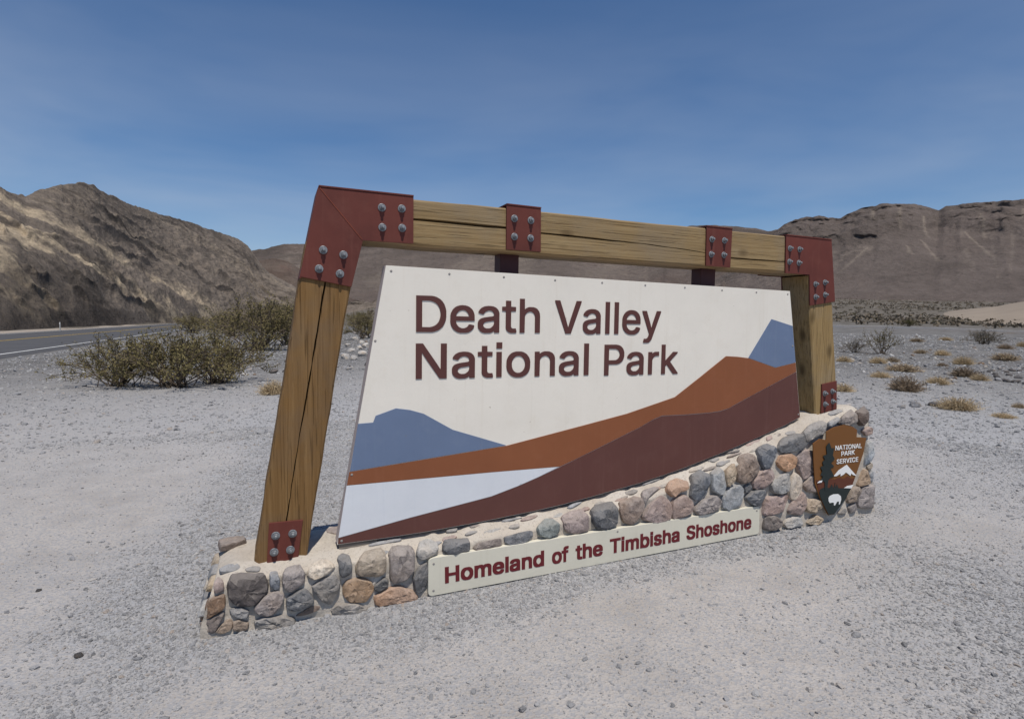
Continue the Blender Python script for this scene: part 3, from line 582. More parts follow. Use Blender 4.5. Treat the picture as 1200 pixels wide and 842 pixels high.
STONES=[["db",0,[[-0.349,0.225],[-0.325,0.283],[-0.171,0.258],[-0.152,0.193],[-0.156,0.154],[-0.203,0.096],[-0.264,0.087],[-0.313,0.11],[-0.342,0.152]]],["g",0,[[-0.343,0.092],[-0.28,0.085],[-0.246,0.062],[-0.254,0.029],[-0.288,0.023],[-0.332,0.057]]],["pg",0,[[-0.219,0.075],[-0.164,0.134],[-0.102,0.145],[-0.066,0.117],[-0.079,0.067],[-0.119,0.022],[-0.165,0.02],[-0.208,0.047]]],["b",0,[[-0.14,0.258],[-0.101,0.255],[-0.087,0.208],[-0.09,0.165],[-0.109,0.155],[-0.139,0.182]]],["pg",0,[[-0.074,0.18],[-0.069,0.255],[0.013,0.284],[0.043,0.223],[0.041,0.17],[-0.038,0.13],[-0.066,0.161]]],["db2",0,[[-0.051,0.097],[0.042,0.148],[0.091,0.073],[0.087,0.047],[-0.007,0.019],[-0.051,0.04]]],["g",0,[[-0.216,-0.008],[-0.173,0.014],[-0.071,0.004],[-0.02,-0.023],[-0.012,-0.055],[-0.064,-0.072],[-0.151,-0.073],[-0.205,-0.045]]],["tb",0,[[-0.326,0.013],[-0.295,0.024],[-0.247,-0.007],[-0.255,-0.044],[-0.296,-0.044],[-0.326,-0.026]]],["tb",0,[[-0.415,-0.025],[-0.392,0.004],[-0.348,0.034],[-0.327,0.021],[-0.332,-0.025],[-0.378,-0.041]]],["ob",0,[[-0.488,0.035],[-0.441,0.16],[-0.364,0.177],[-0.363,0.1],[-0.443,0.056],[-0.479,0.025]]],["br",0,[[-0.49,0.019],[-0.443,0.049],[-0.373,0.085],[-0.366,0.067],[-0.415,-0.03],[-0.458,-0.021],[-0.487,-0.001]]],["pk",0,[[-0.418,0.228],[-0.399,0.277],[-0.372,0.249],[-0.364,0.189],[-0.412,0.189]]],["b",1,[[-0.396,0.342],[-0.359,0.363],[-0.305,0.364],[-0.288,0.326],[-0.318,0.304],[-0.386,0.312]]],["br",0,[[-0.431,0.776],[-0.299,0.781],[-0.27,0.689],[-0.335,0.635],[-0.414,0.602]]],["g",1,[[-0.265,0.316],[-0.226,0.325],[-0.187,0.312],[-0.195,0.279],[-0.257,0.292]]],["br",1,[[-0.008,-0.016],[0.082,0.03],[0.132,0.021],[0.115,-0.003],[0.049,-0.018]]],["w",0,[[0.065,0.244],[0.099,0.275],[0.16,0.289],[0.197,0.252],[0.21,0.226],[0.149,0.199],[0.096,0.183],[0.06,0.206]]],["g",0,[[0.083,0.146],[0.143,0.179],[0.203,0.198],[0.233,0.15],[0.233,0.107],[0.189,0.027],[0.168,0.024],[0.122,0.068],[0.089,0.116]]],["db2",0,[[0.225,0.294],[0.258,0.316],[0.297,0.289],[0.305,0.211],[0.291,0.184],[0.25,0.165],[0.23,0.201]]],["tn",0,[[0.326,0.223],[0.382,0.302],[0.478,0.317],[0.5,0.269],[0.496,0.16],[0.438,0.147],[0.333,0.171]]],["tb",0,[[0.257,0.117],[0.284,0.149],[0.347,0.15],[0.41,0.122],[0.428,0.067],[0.382,0.005],[0.291,0.017],[0.257,0.059]]],["db2",0,[[0.431,0.089],[0.481,0.133],[0.514,0.116],[0.51,0.076],[0.453,0.048],[0.431,0.07]]],["pg",0,[[0.519,0.275],[0.551,0.313],[0.66,0.302],[0.674,0.256],[0.672,0.148],[0.613,0.097],[0.546,0.089],[0.525,0.118]]],["dg",0,[[0.661,0.104],[0.702,0.166],[0.747,0.19],[0.759,0.15],[0.752,0.036],[0.703,-0.002],[0.672,0.034]]],["or",0,[[0.435,0.021],[0.481,0.047],[0.568,0.074],[0.657,0.021],[0.691,-0.023],[0.68,-0.038],[0.569,-0.043],[0.445,-0.036]]],["lg",0,[[0.688,0.254],[0.716,0.316],[0.779,0.324],[0.819,0.297],[0.82,0.249],[0.793,0.222],[0.717,0.206],[0.69,0.229]]],["g",0,[[0.188,-0.009],[0.229,0.02],[0.326,0.007],[0.389,-0.03],[0.381,-0.073],[0.195,-0.039]]],["b",1,[[0.42,0.369],[0.504,0.387],[0.608,0.384],[0.612,0.365],[0.484,0.356],[0.426,0.357]]],["db2",0,[[0.855,0.281],[0.877,0.306],[1.016,0.296],[1.023,0.26],[1.019,0.221],[0.888,0.209],[0.853,0.237]]],["br",0,[[1.056,0.232],[1.088,0.259],[1.195,0.269],[1.237,0.263],[1.238,0.219],[1.129,0.21],[1.06,0.216]]],["dg",0,[[1.262,0.272],[1.313,0.282],[1.452,0.293],[1.461,0.25],[1.401,0.221],[1.297,0.215],[1.267,0.235]]],["gn",0,[[1.496,0.306],[1.564,0.358],[1.624,0.353],[1.654,0.3],[1.655,0.258],[1.56,0.229],[1.506,0.257]]],["g",1,[[0.906,0.392],[0.982,0.404],[0.974,0.375],[0.91,0.376]]],["pg",1,[[1.061,0.396],[1.163,0.405],[1.151,0.39],[1.074,0.383]]],["b",1,[[1.286,0.409],[1.395,0.416],[1.436,0.409],[1.31,0.394]]],["pk",0,[[1.686,0.359],[1.774,0.387],[1.857,0.393],[1.875,0.325],[1.882,0.247],[1.792,0.233],[1.717,0.247],[1.688,0.288]]],["db2",0,[[1.915,0.382],[1.963,0.407],[2.088,0.418],[2.109,0.358],[2.107,0.263],[2.013,0.231],[1.955,0.238],[1.904,0.313]]],["br",0,[[2.148,0.418],[2.255,0.433],[2.326,0.425],[2.328,0.352],[2.274,0.269],[2.234,0.243],[2.162,0.265],[2.129,0.339]]],["pk",0,[[2.325,0.29],[2.385,0.363],[2.478,0.425],[2.556,0.372],[2.575,0.288],[2.55,0.237],[2.422,0.225],[2.336,0.262]]],["pg",0,[[2.354,0.475],[2.461,0.496],[2.497,0.476],[2.366,0.411],[2.332,0.378],[2.328,0.419]]],["b",1,[[1.772,0.444],[1.862,0.482],[1.902,0.471],[1.801,0.427]]],["g",1,[[2.183,0.458],[2.244,0.465],[2.235,0.448],[2.183,0.44]]],["b",1,[[2.417,0.584],[2.578,0.597],[2.551,0.57],[2.408,0.538]]],["or",0,[[2.559,0.495],[2.63,0.54],[2.722,0.505],[2.715,0.444],[2.638,0.43],[2.588,0.398],[2.537,0.449]]],["db2",0,[[2.778,0.553],[2.868,0.579],[2.915,0.538],[2.912,0.479],[2.876,0.396],[2.791,0.35],[2.737,0.399],[2.748,0.452]]],["pk",0,[[2.575,0.241],[2.577,0.373],[2.684,0.415],[2.756,0.354],[2.764,0.289],[2.659,0.242]]],["pg",0,[[2.774,0.298],[2.851,0.355],[2.971,0.381],[3.028,0.326],[3.023,0.293],[2.963,0.256],[2.816,0.242],[2.781,0.276]]],["lb",0,[[2.934,0.549],[3.024,0.591],[3.046,0.544],[3.065,0.432],[3.026,0.364],[2.935,0.423]]],["tn",0,[[3.053,0.543],[3.147,0.603],[3.156,0.556],[3.153,0.479],[3.093,0.429],[3.066,0.454]]],["lb",0,[[3.041,0.346],[3.093,0.418],[3.205,0.435],[3.249,0.392],[3.226,0.282],[3.102,0.24],[3.044,0.28]]],["br",0,[[3.179,0.532],[3.244,0.67],[3.334,0.657],[3.384,0.582],[3.387,0.525],[3.318,0.464],[3.247,0.439],[3.182,0.471]]],["dg",0,[[3.256,0.414],[3.305,0.437],[3.335,0.406],[3.301,0.364],[3.265,0.368]]],["db2",0,[[3.267,0.323],[3.337,0.378],[3.469,0.376],[3.465,0.314],[3.402,0.252],[3.328,0.266]]],["pk",0,[[3.333,0.451],[3.388,0.514],[3.503,0.555],[3.544,0.501],[3.539,0.455],[3.468,0.388],[3.351,0.388]]],["db2",0,[[3.405,0.699],[3.521,0.739],[3.566,0.703],[3.573,0.647],[3.474,0.541],[3.43,0.544],[3.397,0.615]]],["g",1,[[2.998,0.677],[3.102,0.694],[3.1,0.673],[3.04,0.651]]],["b",1,[[3.046,0.626],[3.169,0.654],[3.161,0.632],[3.047,0.61]]],["pg",1,[[3.185,0.729],[3.308,0.738],[3.296,0.721],[3.267,0.714]]],["pk",1,[[3.388,0.784],[3.537,0.812],[3.491,0.78],[3.391,0.756]]],["pk",1,[[3.583,0.818],[3.64,0.831],[3.624,0.791],[3.567,0.779]]],["dg",0,[[3.593,0.68],[3.659,0.763],[3.788,0.797],[3.856,0.781],[3.901,0.712],[3.841,0.656],[3.647,0.65]]],["g",0,[[3.871,0.8],[3.967,0.857],[4.113,0.889],[4.115,0.848],[4.089,0.781],[3.98,0.747],[3.891,0.719]]],["or",0,[[3.581,0.576],[3.613,0.633],[3.734,0.646],[3.794,0.599],[3.78,0.534],[3.708,0.493],[3.637,0.519]]],["pk",0,[[3.799,0.599],[3.841,0.652],[3.968,0.654],[3.994,0.476],[3.91,0.422],[3.855,0.421],[3.804,0.532]]],["lg",0,[[3.522,0.411],[3.587,0.471],[3.709,0.487],[3.727,0.419],[3.7,0.328],[3.596,0.323],[3.543,0.35]]],["w",0,[[3.723,0.393],[3.779,0.487],[3.855,0.421],[3.851,0.34],[3.776,0.254],[3.72,0.286]]],["pg",0,[[3.858,0.38],[3.981,0.457],[4.012,0.393],[4.019,0.297],[3.916,0.314]]],["pk",0,[[3.449,0.183],[3.485,0.31],[3.701,0.312],[3.713,0.26],[3.657,0.173],[3.485,0.16]]],["pk",0,[[3.709,0.181],[3.758,0.256],[3.861,0.319],[3.909,0.287],[3.914,0.199],[3.855,0.124],[3.719,0.159]]],["tn",0,[[3.905,0.2],[3.957,0.248],[4.069,0.237],[4.114,0.177],[4.002,0.123],[3.917,0.151]]],["br",0,[[3.457,0.051],[3.468,0.158],[3.57,0.159],[3.661,0.093],[3.577,0.034]]],["lg",0,[[3.68,0.077],[3.747,0.129],[3.856,0.113],[3.879,0.04],[3.718,0.032]]],["tn",0,[[3.914,0.049],[4.021,0.112],[4.118,0.066],[4.046,0.019]]],["db",0,[[4.477,0.935],[4.644,0.998],[4.619,0.947],[4.59,0.85],[4.552,0.817],[4.468,0.877]]],["pk",0,[[4.555,0.774],[4.633,0.812],[4.68,0.788],[4.669,0.746],[4.599,0.729]]],["pg",0,[[4.286,0.891],[4.45,0.96],[4.459,0.916],[4.469,0.863],[4.392,0.832],[4.275,0.845]]],["b",0,[[4.136,0.864],[4.289,0.911],[4.264,0.867],[4.143,0.825]]],["b",1,[[4.254,0.979],[4.396,1.01],[4.414,0.976],[4.272,0.945]]],["lb",0,[[4.593,0.539],[4.612,0.693],[4.674,0.675],[4.703,0.573],[4.647,0.492],[4.597,0.482]]],["tn",0,[[4.619,0.466],[4.678,0.496],[4.697,0.459],[4.653,0.42]]],["b",0,[[4.655,0.391],[4.703,0.43],[4.729,0.37],[4.701,0.322],[4.659,0.333]]],["tb",0,[[4.509,0.319],[4.599,0.453],[4.657,0.362],[4.651,0.306],[4.53,0.296]]],["tb",0,[[4.399,0.188],[4.451,0.289],[4.53,0.303],[4.543,0.259],[4.489,0.172],[4.42,0.165]]],["pg",0,[[4.517,0.205],[4.571,0.292],[4.713,0.3],[4.781,0.235],[4.781,0.09],[4.688,0.093],[4.523,0.118]]],["g",0,[[4.288,0.088],[4.363,0.136],[4.395,0.097],[4.358,0.073]]],["pg",0,[[4.413,0.131],[4.5,0.167],[4.515,0.091],[4.427,0.072]]]]
EMBLEM={"outline":[[4.136,0.103],[4.206,0.101],[4.323,0.212],[4.396,0.307],[4.465,0.459],[4.52,0.591],[4.55,0.725],[4.428,0.739],[4.432,0.8],[4.374,0.831],[4.278,0.851],[4.156,0.838],[4.067,0.805],[4.068,0.739],[3.995,0.751],[3.923,0.716],[3.941,0.558],[3.967,0.381],[4.027,0.265],[4.095,0.158]],"green":[[4.136,0.109],[4.202,0.106],[4.32,0.215],[4.389,0.307],[4.237,0.322],[4.216,0.357],[4.2,0.326],[4.193,0.376],[4.178,0.328],[4.154,0.363],[4.132,0.332],[4.082,0.348],[4.023,0.332],[4.015,0.31],[4.032,0.265],[4.099,0.16]],"maroon":[[3.987,0.377],[3.973,0.413],[4.063,0.399],[4.139,0.409],[4.186,0.399],[4.231,0.412],[4.295,0.395],[4.341,0.413],[4.39,0.386],[4.429,0.394],[4.388,0.305],[4.238,0.317],[4.082,0.342],[4.02,0.288]],"tree":[[4.077,0.315],[4.067,0.394],[4.018,0.409],[4.046,0.439],[4.015,0.453],[4.035,0.484],[4.01,0.519],[4.047,0.527],[4.03,0.561],[4.059,0.576],[4.034,0.61],[4.079,0.618],[4.067,0.69],[4.1,0.715],[4.129,0.664],[4.16,0.667],[4.148,0.607],[4.171,0.572],[4.13,0.543],[4.172,0.511],[4.125,0.499],[4.176,0.428],[4.13,0.421],[4.109,0.401],[4.1,0.313]],"peak":[[4.171,0.428],[4.227,0.474],[4.321,0.513],[4.368,0.473],[4.449,0.406],[4.404,0.419],[4.379,0.435],[4.372,0.414],[4.339,0.436],[4.314,0.449],[4.292,0.434],[4.254,0.421],[4.252,0.444],[4.207,0.427]],"lake":[[4.3,0.318],[4.338,0.332],[4.41,0.335],[4.388,0.307]],"lake2":[[3.981,0.39],[4.003,0.405],[4.039,0.407],[4.031,0.391]],"bison":[[4.122,0.25],[4.136,0.267],[4.178,0.277],[4.233,0.274],[4.266,0.252],[4.272,0.223],[4.259,0.185],[4.247,0.184],[4.248,0.209],[4.226,0.211],[4.201,0.18],[4.189,0.184],[4.186,0.206],[4.165,0.209],[4.14,0.207],[4.124,0.227]],"NATIONAL":[[4.177,0.644],[4.491,0.644]],"PARK":[[4.25,0.591],[4.41,0.594]],"SERVICE":[[4.2,0.528],[4.456,0.53]],"caph":[[4.223,0.643],[4.22,0.682]]}

# ------------------------------------------------------------------ sign materials
M_WOOD_POST = m_wood('timber_post', (.190, .106, .040), (.245, .146, .060), (.120, .066, .025), 2, R(-9.3))
M_WOOD_POST_R = m_wood('timber_post_right', (.29, .195, .085), (.355, .25, .12), (.20, .13, .058), 2, R(8))
M_WOOD_BEAM = m_wood('timber_beam', (.275, .188, .090), (.345, .25, .130), (.180, .118, .058), 0)
M_STEEL = m_paint('maroon_steel', (.135, .035, .025), .65, .28, (.21, .085, .06))
M_WELD = m_paint('weld_seam', (.22, .055, .03), .6, .3)
M_TUBE = m_paint('brown_tube', (.065, .022, .024), .5, .15)
t = NT('galvanised'); v = t.coord(); n = t.noise(v, 60, 4)
M_ZINC = t.done(t.ramp(n, [(.3, (.15, .16, .172)), (.7, (.33, .345, .355))]), .58, None, .55, .4)
M_PANEL = m_paint('cream_white_paint', (.80, .752, .66), .68, .05, (.63, .56, .45))
M_EDGE_SHADED = m_paint('panel_edge_shaded', (.55, .48, .47), .6, .1)  # white paint of the board, darkened as if its edges lay in shade
M_LETTER = m_paint('brown_letter_paint', (.105, .040, .034), .55, .1)
M_BLUE = m_paint('slate_blue_paint', (.140, .190, .295), .65, .1, (.22, .26, .33))
M_ORANGE = m_paint('rust_orange_paint', (.245, .085, .035), .6, .08, (.30, .13, .07))
M_MAROON = m_paint('dark_maroon_paint', (.116, .046, .037), .6, .1, (.17, .09, .075))
M_SALT = m_paint('cold_white_paint', (.68, .705, .735), .65, .06, (.52, .56, .62))
M_PLAQUE = m_paint('plaque_paint', (.66, .63, .52), .6, .06, (.50, .46, .36))
M_PLQ_TXT = m_paint('plaque_letter_paint', (.14, .018, .022), .55, .08)
M_SCREW = m_paint('screw_head', (.30, .28, .26), .5, .2)

def zp(s): return np.interp(s, [-.6, .1, .228, .52, .78, .9, 1.145, 1.52, 1.75, 1.98, 2.384, 2.69, 3.15, 3.44, 3.8, 3.963, 4.14, 4.38, 4.8], [.285, .285, .298, .302, .311, .320, .331, .360, .382, .413, .473, .533, .645, .722, .826, .881, .922, .965, 1.02])
def zf(s): return zp(s) - np.interp(s, [-.1, .3, .7, 3.5, 4.], [.055, .055, .062, .066, .07])

def prism(name, pts, d0, d1, mat, parent, bevel=0., holes=None):
    """extrude an outline given in (s, z) from depth d0 (front) to d1"""
    bm = bmesh.new(); vs = [bm.verts.new((p[0], d0, p[1])) for p in pts]
    f = bm.faces.new(vs)
    ex = bmesh.ops.extrude_face_region(bm, geom=[f]); 
    for e in ex['geom']:
        if isinstance(e, bmesh.types.BMVert): e.co.y = d1
    bmesh.ops.recalc_face_normals(bm, faces=bm.faces)
    if bevel:
        ed = [e for e in bm.edges if abs(e.verts[0].co.y - d0) < 1e-6 and abs(e.verts[1].co.y - d0) < 1e-6]
        bmesh.ops.bevel(bm, geom=ed, offset=bevel, segments=2, profile=.5, affect='EDGES')
    bmesh.ops.triangulate(bm, faces=[f for f in bm.faces if len(f.verts) > 4])
    me = bpy.data.meshes.new(name); bm.to_mesh(me); bm.free()
    return link(name, me, mat, parent)

def lathe(name, prof, n=12):
    """prof = [(r, h)], axis along -depth (towards the viewer)"""
    V, Fc = [], []
    for r, h in prof:
        for k in range(n):
            a = 2 * math.pi * k / n; V.append((r * math.cos(a), -h, r * math.sin(a)))
    m = len(prof)
    for i in range(m - 1):
        for k in range(n): Fc.append((i * n + k, i * n + (k + 1) % n, (i + 1) * n + (k + 1) % n, (i + 1) * n + k))
    Fc.append(tuple((m - 1) * n + k for k in range(n)))
    return V, Fc

def bolt_mesh():
    V, Fc = lathe('w', [(.0235, 0), (.0235, .004), (.021, .0055), (.016, .0055)], 16)
    for prof, n in (([(.0155, .005), (.0155, .017), (.0135, .020)], 6), ([(.0085, .019), (.0085, .030), (.0055, .033)], 10)):
        v2, f2 = lathe('n', prof, n); b = len(V); V += v2; Fc += [tuple(b + q for q in f) for f in f2]
    me = pydata('bolt', V, Fc); fix(me); me.materials.append(M_ZINC); return me
BOLT = bolt_mesh()
V, Fc = lathe('s', [(.0075, 0), (.0075, .0015), (.004, .003)], 8)
SCREW = fix(pydata('screw', V, Fc)); SCREW.materials.append(M_SCREW)

def put(me, name, s, d, z, parent, rot=0.):
    o = bpy.data.objects.new(name, me); COL.objects.link(o); o.parent = parent; o.location = (s, d, z); o.rotation_euler = (0, rot, 0); return o

# ------------------------------------------------------------------ timber frame
frame = thing('timber_frame', 'weathered timber beam and two leaning posts bolted with maroon steel plates around the sign board', 'sign frame', matrix=SIGN_M)

def timber(name, A, B, C_, D_, crack, hw, depth, d0, d1, mat, n=44, seed=0):
    """A,B = the two sides (s,z) at the start, C_,D_ at the end; crack = [(t,u)]; a lofted bar with a real split in its front face"""
    A, B, C_, D_ = map(np.array, (A, B, C_, D_)); V, rings = [], []
    W = np.linalg.norm(B - A); bv = .010 / W; bd = .010
    for i in range(n):
        t = i / (n - 1)
        p, q = A + (C_ - A) * t, B + (D_ - B) * t
        uc = float(np.interp(t, [c[0] for c in crack], [c[1] for c in crack])) + .012 * float(fbm(t * 9, seed, 0, 4)) + .006 * float(vnoise(t * 40, seed, 3))
        w = hw * (.35 + .9 * abs(float(fbm(t * 5, seed + 3, 1, 3))) * 2) * min(1, t * 14 + .12) * min(1, (1 - t) * 10 + .1) / W
        e1, e2 = .004 / W * float(fbm(t * 12, seed + 9, 2, 3)), .004 / W * float(fbm(t * 12, seed + 12, 2, 3))
        sw = .0025 * float(fbm(t * 8, seed + 5, 2, 3))
        prof = [(e1, d0 + bd), (e1 + bv, d0 + sw), (uc * .5, d0 + sw * .6 - .001), (uc - w, d0 + .001), (uc - w * .15, d0 + depth * min(1, w * W / .004)), (uc + w * .25, d0 + depth * min(1, w * W / .004)), (uc + w, d0 + .0005),
                (.5 + uc * .5, d0 - sw), (1 + e2 - bv, d0 - sw), (1 + e2, d0 + bd), (1 + e2, d1 - bd), (1 + e2 - bv, d1), (e1 + bv, d1), (e1, d1 - bd)]
        for u, d in prof:
            c = p + (q - p) * u; V.append((c[0], d, c[1]))
    m = 14; Fc = []
    for i in range(n - 1):
        for j in range(m): Fc.append((i * m + j, i * m + (j + 1) % m, (i + 1) * m + (j + 1) % m, (i + 1) * m + j))
    Fc.append(tuple(range(m))); Fc.append(tuple((n - 1) * m + j for j in range(m)))
    me = fix(pydata(name, V, Fc)); bm = bmesh.new(); bm.from_mesh(me); bmesh.ops.triangulate(bm, faces=[f for f in bm.faces if len(f.verts) > 4]); bm.to_mesh(me); bm.free()
    return link(name, me, mat, frame)
DT = .27      # timber depth
def lx(z): return -.219 + (z - .285) * .1600         # left side of the left post
def rx(z): return 4.144 - (z - .928) * .1400         # left side of the right post
cp = [(.174, 1.876), (.118, 1.518), (.055, 1.14), (.004, .846), (-.048, .499)]
def t_u(s, z): return ((z - .22) / (2.10 - .22), (s - lx(z)) / .283)
timber('post', (lx(.22), .22), (lx(.22) + .283, .22), (lx(2.10), 2.10), (lx(2.10) + .283, 2.10), sorted([t_u(*c) for c in cp] + [(1, .5), (0, .52)]), .0058, .045, 0, DT, M_WOOD_POST, 60, 1)
timber('post', (rx(.86), .86), (rx(.86) + .272, .86), (rx(2.08), 2.08), (rx(2.08) + .272, 2.08), [(0, .45), (.5, .55), (1, .48)], .0015, .012, 0, DT, M_WOOD_POST_R, 40, 2)
cb = [(.684, 2.272), (1.077, 2.266), (1.294, 2.264), (1.538, 2.250), (2.019, 2.242), (2.438, 2.233), (2.893, 2.208), (3.166, 2.184), (3.718, 2.185)]
timber('beam', (.150, 2.3947), (.150, 2.124), (4.19, 2.3835), (4.19, 2.0904), [((s - .15) / 4.04, (2.3947 - z - .0028 * (s - .15)) / .282) for s, z in cb], .0060, .045, .002, DT - .002, M_WOOD_BEAM, 90, 3)

def plate(pts, bolts, bevel=.0015, back=True, seam=None, cap=None, d0=-.012, d1=-.0015):
    p = prism('steel_plate', pts, d0, d1, M_STEEL, frame, bevel)
    for s, z in bolts: put(BOLT, 'bolt', s, d0, z, p, random.uniform(0, 1))
    if back: prism('steel_plate', pts, DT + .0015, DT + .010, M_STEEL, frame)
    if cap:
        (s0, z0), (s1, z1) = cap
        prism('cap_strip', [(s0, z0 + .001), (s1, z1 + .001), (s1, z1 + .009), (s0, z0 + .009)], d0 - .004, DT + .012, M_STEEL, p)
    if seam:
        (s0, z0), (s1, z1) = seam; dx, dz = s1 - s0, z1 - z0; L = math.hypot(dx, dz); nx, nz = -dz / L * .0028, dx / L * .0028
        prism('weld_seam', [(s0 - nx, z0 - nz), (s1 - nx, z1 - nz), (s1 + nx, z1 + nz), (s0 + nx, z0 + nz)], d0 - .0022, d0 + .001, M_WELD, p)
    return p
plate([(.140, 2.408), (.684, 2.404), (.684, 2.124), (.385, 2.123), (.319, 1.850), (.036, 1.897)],
      [(.494, 2.322), (.612, 2.326), (.497, 2.207), (.615, 2.212), (.162, 2.054), (.274, 2.033), (.139, 1.946), (.254, 1.923)],
      seam=((.146, 2.402), (.381, 2.127)), cap=((.140, 2.408), (.684, 2.404)))
# side plates close the two corner brackets
prism('steel_plate', [(.033, 1.890), (.043, 1.890), (.147, 2.4075), (.137, 2.4075)], -.0105, DT + .009, M_STEEL, frame)
prism('steel_plate', [(4.291, 1.885), (4.301, 1.885), (4.226, 2.3835), (4.216, 2.3835)], -.0105, DT + .009, M_STEEL, frame)
plate([(1.290, 2.411), (1.534, 2.408), (1.538, 2.126), (1.292, 2.126)], [(1.344, 2.328), (1.461, 2.325), (1.346, 2.212), (1.461, 2.210)], cap=((1.290, 2.411), (1.534, 2.408)))
plate([(2.909, 2.397), (3.156, 2.395), (3.150, 2.104), (2.915, 2.106)], [(2.960, 2.305), (3.081, 2.304), (2.959, 2.193), (3.080, 2.195)], cap=((2.909, 2.397), (3.156, 2.395)))
plate([(3.713, 2.388), (4.222, 2.384), (4.298, 1.875), (4.012, 1.834), (3.990, 2.086), (3.722, 2.088)],
      [(3.758, 2.287), (3.863, 2.286), (3.757, 2.180), (3.861, 2.176), (4.060, 2.013), (4.168, 2.031), (4.068, 1.907), (4.176, 1.929)], cap=((3.713, 2.388), (4.222, 2.384)))
plate([(-.141, .498), (.042, .496), (.013, .262), (-.154, .262)], [(-.106, .422), (-.015, .423), (-.115, .327), (-.028, .329)], back=False)
plate([(4.193, 1.175), (4.368, 1.199), (4.384, .955), (4.199, .925)], [(4.228, 1.096), (4.318, 1.111), (4.238, 1.004), (4.328, 1.024)], back=False)
for s0, s1 in ((1.305, 1.440), (2.985, 3.130)):
    prism('support_tube', [(s0, zp(s0) - .1), (s1, zp(s1) - .1), (s1, 2.118), (s0, 2.118)], .125, .235, M_TUBE, frame, .006)

# ------------------------------------------------------------------ sign board
board = thing('sign_board', 'large cream sign board with raised brown lettering and painted blue, rust and maroon hills', 'sign', matrix=SIGN_M)
BOT = [(3.803, .846), (3.439, .741), (3.15, .664), (2.92, .606), (2.69, .552), (2.384, .493), (1.98, .433), (1.749, .401), (1.521, .378), (1.145, .350), (.779, .330), (.524, .323)]
PAN = [(.520, 1.986), (3.785, 1.946), (3.963, .901)] + BOT + [(.233, .320)]
prism('panel', PAN, .003, .10, M_EDGE_SHADED, board)
prism('panel_face', PAN, -.006, .0025, M_PANEL, board, .001)
def applique(name, pts, mat, d0=-.0095): return prism(name, pts, d0, -.0062, mat, board, .0006)
applique('blue_hill_shape', [(.355, 1.041), (.444, 1.044), (.459, 1.084), (.581, 1.124), (.668, 1.110), (.754, 1.083), (.942, .972), (1.310, .847), (.308, .758)], M_BLUE)
applique('blue_peak_shape', [(3.370, 1.406), (3.597, 1.716), (3.828, 1.664), (3.880, 1.365), (3.658, 1.326)], M_BLUE)
low = [(1.843, .7135), (2.05, .790), (2.37, .909), (2.47, .955), (2.556, .982), (2.76, .980), (2.996, .984), (3.10, .992), (3.185, 1.009), (3.355, 1.077), (3.892, 1.283)]
applique('orange_hill_shape', [(.3045, .754), (1.310, .843), (1.871, .944), (2.25, 1.014), (2.668, 1.119), (2.9, 1.265), (3.144, 1.422), (3.26, 1.416), (3.372, 1.404), (3.658, 1.323), (3.880, 1.361)] + [(a, b + .003) for a, b in low[::-1]] + [(1.716, .672), (1.2, .676), (.290, .675)], M_ORANGE)
applique('salt_flat_shape', [(.288, .672), (1.2, .673), (1.700, .669), (1.548, .613), (1.400, .566), (1.209, .515), (.669, .435), (.2405, .363)], M_SALT)
applique('maroon_hill_shape', [(.2395, .360), (.669, .432), (1.209, .512), (1.400, .563), (1.548, .610), (1.718, .6685)] + [(a, b - .0005) for a, b in low] + [(3.957, .905)] + [(a, b + .004) for a, b in BOT] + [(.2365, .3245)], M_MAROON, -.0100)
for s, z in [(.551, 1.954), (.913, 1.953), (1.279, 1.950), (1.650, 1.945), (2.016, 1.943), (2.376, 1.939), (2.729, 1.935), (3.082, 1.928), (3.428, 1.924), (3.762, 1.920), (.457, 1.535)]:
    put(SCREW, 'screw', s, -.006, z, board)
for s, z in [(.258, .342), (.318, .737), (3.838, 1.500), (3.935, .930)]: put(SCREW, 'screw', s, -.0098, z, board)
prism('wood_shim', [(.245, .288), (.47, .292), (.47, .316), (.245, .3165)], .002, .09, m_wood('shim_wood', (.20, .17, .14), (.28, .25, .21), (.12, .10, .08), 0), board)

